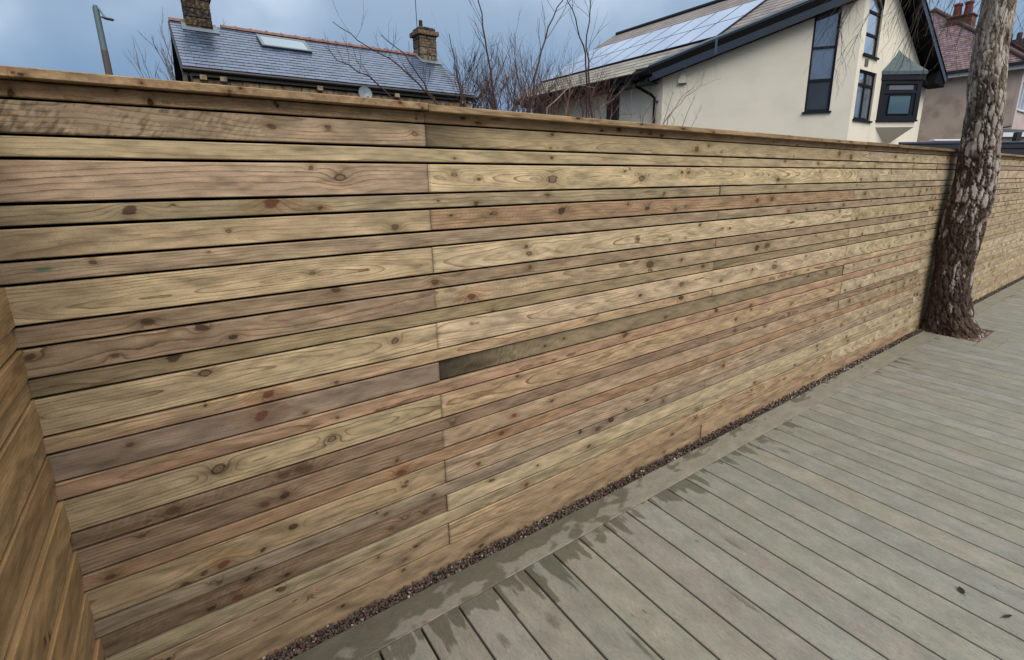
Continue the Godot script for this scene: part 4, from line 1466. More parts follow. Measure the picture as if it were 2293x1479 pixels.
func slab(b: MB, top: Array, deep: float) -> void:
	# a flat polygon of any slope with vertical depth; corners go round in order
	var n := top.size()
	var mid := Vector3.ZERO
	for p: Vector3 in top:
		mid += p / n
	var d := Vector3(0, -deep, 0)
	var flat := PackedVector2Array()
	for p: Vector3 in top:
		flat.append(Vector2(p.x, p.z))
	var idx := Geometry2D.triangulate_polygon(flat)
	for k in range(0, idx.size(), 3):
		b.tri(top[idx[k]], top[idx[k + 1]], top[idx[k + 2]], Vector3.UP)
		b.tri(top[idx[k]] + d, top[idx[k + 1]] + d, top[idx[k + 2]] + d, Vector3.DOWN)
	for k in n:
		var p: Vector3 = top[k]
		var q: Vector3 = top[(k + 1) % n]
		b.quad(p, q, q + d, p + d, (p + q) * 0.5 - mid)

func framed_window(house: Node3D, called: String, o: Vector3, ax: Vector3, out: Vector3, w: float, hl: float, hr: float, bars: Array, ups: Array, frame: Material, panes: Array, fw := 0.06, sill := true) -> void:
	# a window whose head may slope from hl on the left to hr on the right; bars are heights of transoms, ups are mullions
	var b := MB.new()
	b.prism(PackedVector2Array([Vector2(0, 0), Vector2(w, 0), Vector2(w, hr), Vector2(0, hl)]), o - out * 0.16, ax, Vector3.UP, -out * 0.02)
	var win := part(called, b, solid(Color(0.05, 0.055, 0.065), 0.8), house)
	b = MB.new()
	var inn := -out * 0.07
	var at := o - out * 0.05
	b.prism(PackedVector2Array([Vector2(0, 0), Vector2(fw, 0), Vector2(fw, lerpf(hl, hr, fw / w)), Vector2(0, hl)]), at, ax, Vector3.UP, inn)
	b.prism(PackedVector2Array([Vector2(w - fw, 0), Vector2(w, 0), Vector2(w, hr), Vector2(w - fw, lerpf(hr, hl, fw / w))]), at, ax, Vector3.UP, inn)
	b.prism(PackedVector2Array([Vector2(fw, 0), Vector2(w - fw, 0), Vector2(w - fw, fw * 1.2), Vector2(fw, fw * 1.2)]), at - out * 0.002, ax, Vector3.UP, inn)
	b.prism(PackedVector2Array([Vector2(fw, lerpf(hl, hr, fw / w) - fw), Vector2(w - fw, lerpf(hr, hl, fw / w) - fw), Vector2(w - fw, lerpf(hr, hl, fw / w)), Vector2(fw, lerpf(hl, hr, fw / w))]), at - out * 0.002, ax, Vector3.UP, inn)
	part("frame", b, frame, win)
	for y in bars:
		b = MB.new()
		b.prism(PackedVector2Array([Vector2(fw, y[0]), Vector2(w - fw, y[0]), Vector2(w - fw, y[1]), Vector2(fw, y[1])]), at - out * 0.003, ax, Vector3.UP, inn)
		part("transom", b, frame, win)
	for u in ups:
		b = MB.new()
		b.prism(PackedVector2Array([Vector2(u[0], fw), Vector2(u[1], fw), Vector2(u[1], minf(hl, hr) - fw), Vector2(u[0], minf(hl, hr) - fw)]), at - out * 0.004, ax, Vector3.UP, inn)
		part("mullion", b, frame, win)
	for p in panes:
		b = MB.new()
		var lo: float = p[2]
		var hl2: float = p[3] if p[3] > 0.0 else lerpf(hl, hr, p[0] / w) - fw
		var hr2: float = p[3] if p[3] > 0.0 else lerpf(hl, hr, p[1] / w) - fw
		b.prism(PackedVector2Array([Vector2(p[0], lo), Vector2(p[1], lo), Vector2(p[1], hr2), Vector2(p[0], hl2)]), o - out * 0.085, ax, Vector3.UP, -out * 0.02)
		part("pane", b, p[4], win)
	if sill:
		b = MB.new()
		b.prism(PackedVector2Array([Vector2(-0.05, -0.05), Vector2(w + 0.05, -0.05), Vector2(w + 0.05, 0.0), Vector2(-0.05, 0.0)]), o + out * 0.06, ax, Vector3.UP, -out * 0.17)
		part("sill", b, frame, win)

func build_cream_house() -> void:
	var house := thing("cream_house", "cream rendered house with dark navy trim, solar panels and a canted gable wall", "house", Vector3(19.0, 0, -11.0))
	var o := -house.position
	var render := mottled(Color(0.855, 0.83, 0.775), 61, 0.05, 0.25, 0.92, 0.3)
	var navy := solid(Color(0.125, 0.165, 0.225), 0.42)
	var trim := solid(Color(0.085, 0.095, 0.12), 0.55, 0.0, 0.3)
	var black := solid(Color(0.05, 0.052, 0.06), 0.7, 0.0, 0.2)
	var wd := Vector3(0.536, 0, 0.844)
	var out1 := Vector3(-0.844, 0, 0.536)
	var a := Vector3(13.919, 0, -10.242)
	var crease := 5.63
	var z2 := -5.489
	# the canted wall, in pieces round the tall window
	var w0 := 4.37
	var w1 := 5.06
	var top := func(s: float) -> float: return roof_left(13.919 + 0.536 * s) - 0.26
	var b := MB.new()
	var deep := -out1 * 0.28
	b.prism(PackedVector2Array([Vector2(0, -0.2), Vector2(w0, -0.2), Vector2(w0, top.call(w0)), Vector2(0, top.call(0))]), o + a, wd, Vector3.UP, deep)
	b.prism(PackedVector2Array([Vector2(w0, -0.2), Vector2(w1, -0.2), Vector2(w1, 3.48), Vector2(w0, 3.48)]), o + a, wd, Vector3.UP, deep)
	b.prism(PackedVector2Array([Vector2(w1, -0.2), Vector2(crease, -0.2), Vector2(crease, top.call(crease)), Vector2(w1, top.call(w1))]), o + a, wd, Vector3.UP, deep)
	# the gable wall facing the fence, round its windows
	var xc := 16.937
	var xr := 22.73
	var h2 := func(x: float) -> float: return minf(roof_left(x), roof_right(x)) - 0.27
	var o2 := o + Vector3(0, 0, z2)
	var d2 := Vector3(0, 0, -0.28)
	var cols := [xc, 17.17, 18.40, 18.10, xr]
	b.prism(PackedVector2Array([Vector2(xc, -0.2), Vector2(17.17, -0.2), Vector2(17.17, h2.call(17.17)), Vector2(xc, h2.call(xc))]), o2, Vector3.RIGHT, Vector3.UP, d2)
	b.prism(PackedVector2Array([Vector2(17.17, -0.2), Vector2(18.40, -0.2), Vector2(18.40, 3.24), Vector2(17.17, 3.24)]), o2, Vector3.RIGHT, Vector3.UP, d2)
	b.prism(PackedVector2Array([Vector2(17.17, 4.65), Vector2(18.40, 4.65), Vector2(18.40, 5.07), Vector2(17.17, 5.07)]), o2, Vector3.RIGHT, Vector3.UP, d2)
	b.prism(PackedVector2Array([Vector2(17.17, 5.07), Vector2(17.25, 5.07), Vector2(17.25, h2.call(17.25)), Vector2(17.17, h2.call(17.17))]), o2, Vector3.RIGHT, Vector3.UP, d2)
	b.prism(PackedVector2Array([Vector2(17.25, 7.10), Vector2(18.22, 6.44), Vector2(18.22, h2.call(18.22)), Vector2(18.1, h2.call(18.1)), Vector2(17.25, h2.call(17.25))]), o2, Vector3.RIGHT, Vector3.UP, d2)
	b.prism(PackedVector2Array([Vector2(18.22, 5.07), Vector2(18.40, 5.07), Vector2(18.40, h2.call(18.40)), Vector2(18.22, h2.call(18.22))]), o2, Vector3.RIGHT, Vector3.UP, d2)
	b.prism(PackedVector2Array([Vector2(18.40, -0.2), Vector2(xr, -0.2), Vector2(xr, h2.call(xr)), Vector2(18.40, h2.call(18.40))]), o2, Vector3.RIGHT, Vector3.UP, d2)
	# side walls and back
	b.prism(PackedVector2Array([Vector2(-10.2, -0.2), Vector2(-17.7, -0.2), Vector2(-17.7, 5.0), Vector2(-10.2, 5.0)]), o + Vector3(13.925, 0, 0), Vector3(0, 0, 1), Vector3.UP, Vector3(0.28, 0, 0))
	b.prism(PackedVector2Array([Vector2(z2 - 0.28, -0.2), Vector2(-17.7, -0.2), Vector2(-17.7, 4.55), Vector2(z2 - 0.28, 4.55)]), o + Vector3(xr - 0.28, 0, 0), Vector3(0, 0, 1), Vector3.UP, Vector3(0.27, 0, 0))
	b.prism(PackedVector2Array([Vector2(14.21, -0.2), Vector2(22.44, -0.2), Vector2(22.44, 4.9), Vector2(18.5, 7.5), Vector2(14.21, 5.2)]), o + Vector3(0, 0, -17.65), Vector3.RIGHT, Vector3.UP, Vector3(0, 0, 0.25))
	part("wall", b, render, house)
	# roof
	b = MB.new()
	var L := func(x: float, z: float) -> Vector3: return o + Vector3(x, roof_left(x) - 0.04, z)
	slab(b, [L.call(13.1, -10.65), L.call(13.42, -10.35), L.call(16.47, -5.55), L.call(16.95, -5.0), L.call(18.1, -5.0), L.call(19.15, -11.6), L.call(19.15, -17.75), L.call(13.1, -17.95)], 0.2)
	var roof := part("roof", b, black, house)
	b = MB.new()
	slab(b, [o + Vector3(18.1, 7.77, -5.0), o + Vector3(22.9, 4.89, -5.0), o + Vector3(23.6, 5.1, -17.75), o + Vector3(19.15, 8.37, -17.75), o + Vector3(19.15, 8.37, -11.6)], 0.2)
	part("roof", b, black, house)
	# interlocking tiles, course by course up the left slope
	b = MB.new()
	rng.seed = 88
	var up := Vector3(0.866, 0.5, 0)
	var nr := Vector3(-0.5, 0.866, 0)
	var tb := Basis(up, nr, up.cross(nr)) * Basis(Vector3(0, 0, 1), 0.02)
	var course := 0
	var x := 13.06
	while x < 19.1:
		var zf := -10.62 + 1.574 * (x - 13.25) if x < 16.45 else -5.05
		zf = minf(zf, -5.05)
		if x > 18.1:
			zf = -5.0 - (x - 18.1) * 6.3
		var z := -17.95
		while z < zf - 0.02:
			var e := minf(z + 0.33, zf)
			var q := rng.randf_range(0.8, 1.15)
			var moss := clampf((15.0 - x) * 0.6, 0, 1) * rng.randf_range(0.3, 1.0)
			var c := Color(0.19 * q, 0.165 * q, 0.155 * q).lerp(Color(0.27 * q, 0.27 * q, 0.215 * q), moss)
			b.box(o + Vector3(x + 0.15, roof_left(x + 0.15), (z + e) * 0.5) - nr * 0.008, Vector3(0.262, 0.034, e - z - 0.012), tb, c, 0.0)
			z += 0.33
		x += 0.293
		course += 1
	var tiles := part("roof_tiles", b, solid(Color.WHITE, 0.6, 0.0, 0.5), roof)
	tiles.set_meta("kind", "stuff")
	b = MB.new()
	b.tube(PackedVector3Array([o + Vector3(18.1, 7.83, -5.0), o + Vector3(19.15, 8.43, -11.6), o + Vector3(19.15, 8.43, -17.75)]), PackedFloat32Array([0.11, 0.11, 0.11]), 8)
	part("ridge", b, trim, roof)
	# solar panels, two rows
	var cell := solid(Color(0.60, 0.68, 0.80), 0.06, 0.72, 0.9)
	var alu := solid(Color(0.10, 0.12, 0.17), 0.4, 0.3)
	var pb := Basis(up, nr, up.cross(nr))
	for r in 2:
		for c in 9:
			var mid := o + Vector3(14.501, 5.82, -8.681) + up * (1.648 * (r + 0.5)) + Vector3(0, 0, -1.025 * (c + 0.5))
			b = MB.new()
			b.box(mid - nr * 0.03, Vector3(1.63, 0.035, 1.005), pb)
			var panel := part("solar_panel", b, alu, house)
			b = MB.new()
			b.box(mid - nr * 0.011, Vector3(1.575, 0.006, 0.95), pb)
			part("glass_face", b, cell, panel)
	# bargeboard along the canted verge
	b = MB.new()
	var va := Vector3(13.40, 0, -10.384)
	var vl := 5.85
	var hh := func(s: float) -> float: return roof_left(13.40 + 0.536 * s)
	b.prism(PackedVector2Array([Vector2(0, hh.call(0) - 0.40), Vector2(0.04, hh.call(0) - 0.46), Vector2(vl, hh.call(vl) - 0.46), Vector2(vl, hh.call(vl) + 0.02), Vector2(0, hh.call(0) + 0.02)]), o + va, wd, Vector3.UP, -out1 * 0.04)
	var barge := part("bargeboard", b, navy, house)
	barge.set_meta("label", "navy bargeboard along the canted gable verge")
	b = MB.new()
	b.prism(PackedVector2Array([Vector2(-0.02, hh.call(-0.02) + 0.02), Vector2(vl, hh.call(vl) + 0.02), Vector2(vl, hh.call(vl) + 0.08), Vector2(-0.02, hh.call(-0.02) + 0.08)]), o + va + out1 * 0.02, wd, Vector3.UP, -out1 * 0.13)
	part("verge_trim", b, solid(Color(0.45, 0.51, 0.55), 0.4), house)
	put_box("joint_cover", house, solid(Color(0.24, 0.30, 0.38), 0.4), o + va + wd * 2.05 + out1 * 0.004 + Vector3(0, hh.call(2.05) - 0.21, 0), Vector3(0.07, 0.46, 0.01), Basis(wd, Vector3.UP, wd.cross(Vector3.UP)))
	# soffit behind the board
	b = MB.new()
	b.prism(PackedVector2Array([Vector2(0.05, hh.call(0.05) - 0.44), Vector2(vl, hh.call(vl) - 0.44), Vector2(vl, hh.call(vl) - 0.42), Vector2(0.05, hh.call(0.05) - 0.42)]), o + va - out1 * 0.041, wd, Vector3.UP, -out1 * 0.4)
	part("soffit", b, black, house)
	# right-hand verge
	b = MB.new()
	b.prism(PackedVector2Array([Vector2(18.1, roof_right(18.1) - 0.20), Vector2(22.93, roof_right(22.93) - 0.20), Vector2(22.93, roof_right(22.93) + 0.02), Vector2(18.1, roof_right(18.1) + 0.02)]), o + Vector3(0, 0, -4.97), Vector3.RIGHT, Vector3.UP, Vector3(0, 0, -0.028))
	part("bargeboard", b, solid(Color(0.20, 0.24, 0.30), 0.45), house)
	b = MB.new()
	b.prism(PackedVector2Array([Vector2(18.1, roof_right(18.1) + 0.02), Vector2(22.96, roof_right(22.96) + 0.02), Vector2(22.96, roof_right(22.96) + 0.07), Vector2(18.1, roof_right(18.1) + 0.07)]), o + Vector3(0, 0, -4.95), Vector3.RIGHT, Vector3.UP, Vector3(0, 0, -0.12))
	part("verge_trim", b, black, house)
	b = MB.new()
	b.prism(PackedVector2Array([Vector2(21.9, 4.66), Vector2(22.92, 4.60), Vector2(22.92, roof_right(22.92) - 0.22), Vector2(22.2, roof_right(22.2) - 0.26)]), o + Vector3(0, 0, -5.0), Vector3.RIGHT, Vector3.UP, Vector3(0, 0, -0.48))
	part("box_end", b, black, house)
	# gutter, fascia and downpipe on the left eaves
	put_box("fascia", house, navy, o + Vector3(13.32, 4.72, -14.1), Vector3(0.03, 0.22, 7.4))
	put_box("soffit", house, navy, o + Vector3(13.63, 4.62, -14.1), Vector3(0.585, 0.02, 7.4))
	b = MB.new()
	b.tube(PackedVector3Array([o + Vector3(13.22, 4.80, -10.15), o + Vector3(13.22, 4.78, -17.95)]), PackedFloat32Array([0.085, 0.085]), 10)
	b.box(o + Vector3(13.22, 4.84, -14.05), Vector3(0.17, 0.08, 7.8))
	part("gutter", b, black, house)
	b = MB.new()
	b.tube(PackedVector3Array([o + Vector3(13.26, 4.74, -10.9), o + Vector3(13.28, 4.55, -10.85), o + Vector3(13.72, 4.28, -10.55), o + Vector3(13.83, 4.16, -10.47), o + Vector3(13.84, -0.1, -10.45)]), PackedFloat32Array([0.05, 0.05, 0.05, 0.05, 0.05]), 8)
	for y in [4.05, 2.9]:
		b.box(o + Vector3(13.86, y, -10.45), Vector3(0.13, 0.05, 0.14))
	part("downpipe", b, black, house)
	# windows
	var blue := glass(Color(0.54, 0.57, 0.61), 0.7)  # pane tones differ: mirrored sky and trees are put into the glass colour
	var deepg := glass(Color(0.30, 0.31, 0.33), 0.5)
	var pale := glass(Color(0.95, 0.95, 0.95), 0.92)
	var mid := glass(Color(0.60, 0.62, 0.66), 0.7)
	var hw := 0.69
	var hL: float = top.call(w0) + 0.1 - 3.48
	var hR: float = top.call(w1) + 0.1 - 3.48
	framed_window(house, "tall_window", o + a + wd * w0 + Vector3(0, 3.48, 0), wd, out1, hw, hL - 0.2, hR - 0.2, [[0.86, 0.94], [1.78, 1.85]], [], trim,
		[[0.06, hw - 0.06, 0.07, 0.86, deepg], [0.06, hw - 0.06, 0.94, 1.78, blue], [0.06, hw - 0.06, 1.85, -1.0, blue]])
	b = MB.new()
	b.prism(PackedVector2Array([Vector2(0, hL - 0.2), Vector2(hw, hR - 0.2), Vector2(hw, hR + 0.05), Vector2(0, hL + 0.05)]), o + a + wd * w0 + Vector3(0, 3.48, 0) - out1 * 0.03, wd, Vector3.UP, -out1 * 0.1)
	part("window_head", b, black, house)
	framed_window(house, "casement_window", o + Vector3(17.17, 3.24, z2), Vector3.RIGHT, Vector3(0, 0, 1), 1.23, 1.41, 1.41, [[0.98, 1.05]], [[0.58, 0.66]], trim,
		[[0.06, 0.58, 0.07, 0.98, mid], [0.66, 1.17, 0.07, 0.98, mid], [0.06, 0.58, 1.05, 1.35, pale], [0.66, 1.17, 1.05, 1.35, mid]])
	framed_window(house, "raked_window", o + Vector3(17.25, 5.07, z2), Vector3.RIGHT, Vector3(0, 0, 1), 0.97, 2.03, 1.37, [[0.55, 0.62], [1.16, 1.23]], [], trim,
		[[0.06, 0.91, 0.07, 0.55, pale], [0.06, 0.91, 0.62, 1.16, pale], [0.06, 0.91, 1.23, -1.0, pale]], 0.06)
	put_box("vent", house, solid(Color(0.36, 0.33, 0.34), 0.7), o + Vector3(17.53, 4.86, z2 + 0.012), Vector3(0.22, 0.20, 0.02), Basis.IDENTITY, Color.WHITE, 0.004)
	# window in the side wall, and the alarm box
	put_box("side_window", house, deepg, o + Vector3(13.915, 4.20, -12.55), Vector3(0.03, 1.15, 0.66))
	b = MB.new()
	var bell := PackedVector2Array([Vector2(-0.14, 0.0), Vector2(0.14, 0.0), Vector2(0.13, 0.12), Vector2(0.085, 0.24), Vector2(0.03, 0.30), Vector2(-0.03, 0.30), Vector2(-0.085, 0.24), Vector2(-0.13, 0.12)])
	b.prism(bell, o + a + wd * 0.66 + Vector3(0, 4.56, 0) + out1 * 0.09, wd, Vector3.UP, -out1 * 0.085)
	part("alarm_box", b, solid(Color(0.82, 0.80, 0.74), 0.4), house)
	put_box("alarm_light", house, solid(Color(0.25, 0.27, 0.27), 0.4), o + a + wd * 0.66 + Vector3(0, 4.545, 0) + out1 * 0.05, Vector3(0.25, 0.028, 0.07), Basis(wd, Vector3.UP, wd.cross(Vector3.UP)))
	build_oriel(house, o, z2, render, trim)

func build_oriel(house: Node3D, o: Vector3, z2: float, render: Material, trim: Material) -> void:
	# a three-cornered oriel: two faces meeting at a nose, pyramid cap above, tapered underside below
	var al := o + Vector3(18.84, 0, z2)
	var ar := o + Vector3(20.84, 0, z2)
	var no := o + Vector3(19.84, 0, z2 + 0.77)
	var ap := o + Vector3(19.84, 0, z2)
	var y := Vector3.UP
	var dark := solid(Color(0.085, 0.105, 0.145), 0.6, 0.0, 0.3)
	var b := MB.new()
	var at := func(p: Vector3, h: float, grow := 0.0) -> Vector3: return ap + (p - ap) * (1.0 + grow) + y * h
	var lev := [3.30, 4.50]
	for s in 2:
		var e: Vector3 = al if s == 0 else ar
		var hint := (no - ap).normalized() + (e - ap).normalized()
		b.quad(at.call(e, lev[0]), at.call(no, lev[0]), at.call(no, lev[1]), at.call(e, lev[1]), hint)
	var bay := part("oriel_window", b, dark, house)
	for s in 2:
		var e: Vector3 = al if s == 0 else ar
		var ax := (no - e) if s == 0 else (e - no)
		var w := ax.length()
		ax /= w
		var out := ax.cross(y).normalized()
		if out.z < 0: out = -out
		var org: Vector3 = (e if s == 0 else no) + y * 3.30
		b = MB.new()
		for q in [[0.0, 0.13, 0.0, 1.2], [w - 0.13, w, 0.0, 1.2], [0.13, w - 0.13, 0.0, 0.12], [0.13, w - 0.13, 0.80, 0.88], [0.13, w - 0.13, 1.08, 1.2]]:
			b.prism(PackedVector2Array([Vector2(q[0], q[2]), Vector2(q[1], q[2]), Vector2(q[1], q[3]), Vector2(q[0], q[3])]), org + out * 0.03, ax, y, -out * 0.026)
		part("frame", b, dark, bay)
		b = MB.new()
		for q in [[0.30, w - 0.24, 0.17, 0.19], [0.30, w - 0.24, 0.73, 0.75], [0.30, 0.32, 0.19, 0.73], [w - 0.26, w - 0.24, 0.19, 0.73]]:
			b.prism(PackedVector2Array([Vector2(q[0], q[2]), Vector2(q[1], q[2]), Vector2(q[1], q[3]), Vector2(q[0], q[3])]), org + out * 0.036, ax, y, -out * 0.03)
		part("casement", b, trim, bay)
		b = MB.new()
		b.prism(PackedVector2Array([Vector2(0.32, 0.19), Vector2(w - 0.26, 0.19), Vector2(w - 0.26, 0.73), Vector2(0.32, 0.73)]), org + out * 0.012, ax, y, -out * 0.008)
		part("pane", b, glass(Color(0.30, 0.40, 0.44), 0.6, 0.1), bay)
		b = MB.new()
		b.prism(PackedVector2Array([Vector2(0.26, 0.91), Vector2(w - 0.24, 0.91), Vector2(w - 0.24, 1.04), Vector2(0.26, 1.04)]), org + out * 0.012, ax, y, -out * 0.008)
		part("pane", b, glass(Color(0.36, 0.38, 0.42), 0.6, 0.1), bay)
	b = MB.new()
	slab(b, [at.call(al, 3.30, 0.06), at.call(no, 3.30, 0.08), at.call(ar, 3.30, 0.06)], 0.05)
	part("sill", b, trim, bay)
	b = MB.new()
	slab(b, [at.call(al, 4.66, 0.07), at.call(no, 4.66, 0.12), at.call(ar, 4.66, 0.07)], 0.16)
	part("eaves_board", b, dark, bay)
	var lead := mottled(Color(0.27, 0.33, 0.355), 71, 0.12, 1.5, 0.55, 0.4)
	b = MB.new()
	slab(b, [at.call(al, 4.76, 0.10), at.call(no, 4.76, 0.16), at.call(ar, 4.76, 0.10)], 0.10)
	var steps := 7
	for s in 2:
		var e: Vector3 = al if s == 0 else ar
		for i in steps:
			# hips sweep up a little towards the finial
			var f0 := float(i) / steps
			var f1 := float(i + 1) / steps
			var g0 := pow(1.0 - f0, 1.18)
			var g1 := pow(1.0 - f1, 1.18)
			var p0: Vector3 = at.call(e, 4.76 + 0.76 * f0, 1.10 * g0 - 1.0)
			var q0: Vector3 = at.call(no, 4.76 + 0.76 * f0, 1.16 * g0 - 1.0)
			var p1: Vector3 = at.call(e, 4.76 + 0.76 * f1, 1.10 * g1 - 1.0)
			var q1: Vector3 = at.call(no, 4.76 + 0.76 * f1, 1.16 * g1 - 1.0)
			b.quad(p0, q0, q1, p1, (e - ap).normalized() + Vector3(0, 0.8, 1))
	part("oriel_roof", b, lead, bay)
	b = MB.new()
	slab(b, [at.call(al, 3.24, -0.02), at.call(no, 3.24, -0.02), at.call(ar, 3.24, -0.02)], 0.16)
	for s in 2:
		var e: Vector3 = al if s == 0 else ar
		b.tri(at.call(e, 3.08, -0.02), at.call(no, 3.08, -0.02), ap + y * 2.52, (e - ap).normalized() + Vector3(0, -0.8, 1))
	part("oriel_base", b, render, bay)

func build_brown_house() -> void:
	var house := thing("brown_house", "brown rendered house with plum clay-tile hipped roof behind the birch", "house", Vector3(33.0, 0, -8.0))
	var o := -house.position
	var wallm := mottled(Color(0.76, 0.68, 0.625), 81, 0.16, 0.35, 0.95, 0.3)
	var pink := mottled(Color(0.73, 0.67, 0.66), 82, 0.08, 0.3, 0.95, 0.3)
	var white := solid(Color(0.80, 0.82, 0.84), 0.5)
	var b := MB.new()
	b.box(o + Vector3(33.5, 3.0, -9.23), Vector3(7.0, 6.4, 9.5))
	part("wall", b, wallm, house)
	# the front in paler render, round its window
	b = MB.new()
	for q in [[30.0, 30.28, -0.2, 6.2], [30.28, 32.2, -0.2, 4.30], [30.28, 32.2, 6.0, 6.2], [32.2, 37.0, -0.2, 6.2]]:
		b.box(o + Vector3((q[0] + q[1]) * 0.5, (q[2] + q[3]) * 0.5, -4.41), Vector3(q[1] - q[0], q[3] - q[2], 0.13))
	var front := part("front_wall", b, pink, house)
	front.set_meta("label", "paler pink rendered front of the brown house")
	framed_window(house, "window", o + Vector3(30.28, 4.30, -4.345), Vector3.RIGHT, Vector3(0, 0, 1), 1.92, 1.7, 1.7, [[1.15, 1.22]], [[0.62, 0.69], [1.25, 1.32]], white,
		[[0.06, 0.62, 0.07, 1.15, glass(Color(0.7, 0.75, 0.8))], [0.69, 1.25, 0.07, 1.15, glass(Color(0.7, 0.75, 0.8))], [1.32, 1.86, 0.07, 1.15, glass(Color(0.7, 0.75, 0.8))], [0.06, 0.62, 1.22, 1.64, glass(Color(0.7, 0.75, 0.8))], [0.69, 1.25, 1.22, 1.64, glass(Color(0.7, 0.75, 0.8))], [1.32, 1.86, 1.22, 1.64, glass(Color(0.7, 0.75, 0.8))]], 0.06)
	# hipped roof: eaves at 6.1, ridge running along x
	var e0 := 29.7
	var zf := -4.15
	var rz := -9.33
	var ry := 10.05
	var rx := 34.4
	b = MB.new()
	var p := [o + Vector3(e0, 6.1, zf), o + Vector3(e0, 6.1, -14.5), o + Vector3(rx, ry, rz), o + Vector3(37.4, 6.1, zf), o + Vector3(37.4, ry, rz), o + Vector3(37.4, 6.1, -14.5)]
	b.tri(p[0], p[1], p[2], Vector3(-1, 1, 0))
	b.quad(p[0], p[3], p[4], p[2], Vector3(0, 1, 1))
	b.quad(p[1], p[5], p[4], p[2], Vector3(0, 1, -1))
	b.quad(p[0], p[1], p[5], p[3], Vector3.DOWN)
	var roof := part("roof", b, solid(Color(0.12, 0.09, 0.10), 0.9), house)
	b = MB.new()
	rng.seed = 66
	for f in 2:
		# f = 0: slope facing left, f = 1: slope facing the fence
		var run := rx - e0 if f == 0 else absf(rz - zf)
		var sl := sqrt(run * run + 3.95 * 3.95)
		var up := Vector3(run, 3.95, 0) / sl if f == 0 else Vector3(0, 3.95, -run) / sl
		var side := Vector3(0, 0, -1) if f == 0 else Vector3(1, 0, 0)
		var nr := Vector3(-up.y, up.x, 0) if f == 0 else Vector3(0, -up.z, up.y)
		var n := 34
		for c in n:
			var t := (c + 0.5) / n
			var from := 0.0
			var to := 10.35
			if f == 0:
				from = (zf - rz) * t
				to = 10.35 - (10.35 - (zf - rz)) * t
			else:
				from = (rx - e0) * t
				to = 7.7
			var s := from - (0.085 if c % 2 else 0.0)
			while s < to - 0.05:
				var q := rng.randf_range(0.65, 1.25)
				var w := minf(0.165, to - s)
				b.box(o + Vector3(e0, 6.1, zf) + up * (sl * t) + side * (s + w * 0.5) + nr * 0.02, Vector3(sl / n - 0.035, 0.02, w - 0.008), Basis(up, nr, up.cross(nr)) * Basis(Vector3(0, 0, 1), 0.01), Color(0.175 * q, 0.12 * q, 0.135 * q * rng.randf_range(0.9, 1.1)))
				s += 0.17
	var tiles := part("clay_tiles", b, solid(Color.WHITE, 0.7, 0.0, 0.4), roof)
	tiles.set_meta("kind", "stuff")
	b = MB.new()
	b.tube(PackedVector3Array([p[0] + Vector3.UP * 0.06, p[2] + Vector3.UP * 0.08]), PackedFloat32Array([0.1, 0.1]), 8)
	b.tube(PackedVector3Array([p[1] + Vector3.UP * 0.06, p[2] + Vector3.UP * 0.08, p[4] + Vector3.UP * 0.08]), PackedFloat32Array([0.1, 0.1, 0.1]), 8)
	part("hip_tiles", b, solid(Color(0.30, 0.21, 0.20), 0.8), roof)
	# white gutter boards and a stack with two red pots
	b = MB.new()
	b.box(o + Vector3(29.68, 5.98, -9.3), Vector3(0.05, 0.20, 10.3))
	b.box(o + Vector3(33.5, 5.98, -4.12), Vector3(7.6, 0.20, 0.05))
	part("fascia", b, white, house)
	b = MB.new()
	b.box(o + Vector3(29.60, 6.10, -9.3), Vector3(0.12, 0.12, 10.4))
	b.box(o + Vector3(33.5, 6.10, -4.04), Vector3(7.8, 0.12, 0.12))
	part("gutter", b, solid(Color(0.10, 0.09, 0.10), 0.6), house)
	var brick := mottled(Color(0.36, 0.23, 0.19), 84, 0.4, 2.5, 0.9)
	var stack := put_box("chimney", house, brick, o + Vector3(33.2, 8.75, -7.74), Vector3(0.7, 0.85, 1.0), Basis.IDENTITY, Color.WHITE, 0.02)
	put_box("capstone", stack, brick, o + Vector3(33.2, 9.20, -7.74), Vector3(0.8, 0.09, 1.1), Basis.IDENTITY, Color.WHITE, 0.02)
	for s in 2:
		var pot := part("chimney_pot", lathe([Vector2(0, 0.62), Vector2(0.15, 0.62), Vector2(0.19, 0.58), Vector2(0.19, 0.52), Vector2(0.16, 0.48), Vector2(0.19, 0.0)], 12, Transform3D(Basis.IDENTITY, o + Vector3(33.2, 9.24, -7.97 + s * 0.44))), mottled(Color(0.42, 0.17, 0.14), 85 + s, 0.25, 2.0, 0.8), stack)
		if s == 0: pot.set_meta("label", "left clay chimney pot on the plum roof")
	# lean-to at its foot
	var porch := thing("lean_to", "low dark-roofed lean-to with white fascia right of the birch trunk", "shed", Vector3(25.4, 0, -3.6))
	var bs := Basis(RT, Vector3.UP, RT.cross(Vector3.UP))
	put_box("roof", porch, solid(Color(0.14, 0.15, 0.18), 0.6), Vector3(0.35, 3.12, 0.0), Vector3(1.9, 0.10, 1.6), bs * Basis(Vector3(0, 0, 1), 0.0) * Basis(Vector3.RIGHT, 0.14), Color.WHITE, 0.02)
	put_box("ridge_roll", porch, solid(Color(0.20, 0.21, 0.24), 0.5), Vector3(-0.3, 3.24, -0.1), Vector3(0.75, 0.09, 0.14), bs * Basis(Vector3(0, 0, 1), 0.2), Color.WHITE, 0.03)
	put_box("fascia", porch, white, Vector3(0.35, 2.96, 0.0) - FW * 0.80, Vector3(1.75, 0.15, 0.04), bs)
	put_box("wall", porch, pink, Vector3(0.35, 1.35, 0.0), Vector3(1.55, 3.1, 1.3), bs)
	put_box("post", porch, solid(Color(0.10, 0.10, 0.11), 0.6), Vector3(-0.60, 1.45, 0.0) - FW * 0.7, Vector3(0.16, 3.1, 0.16), bs)

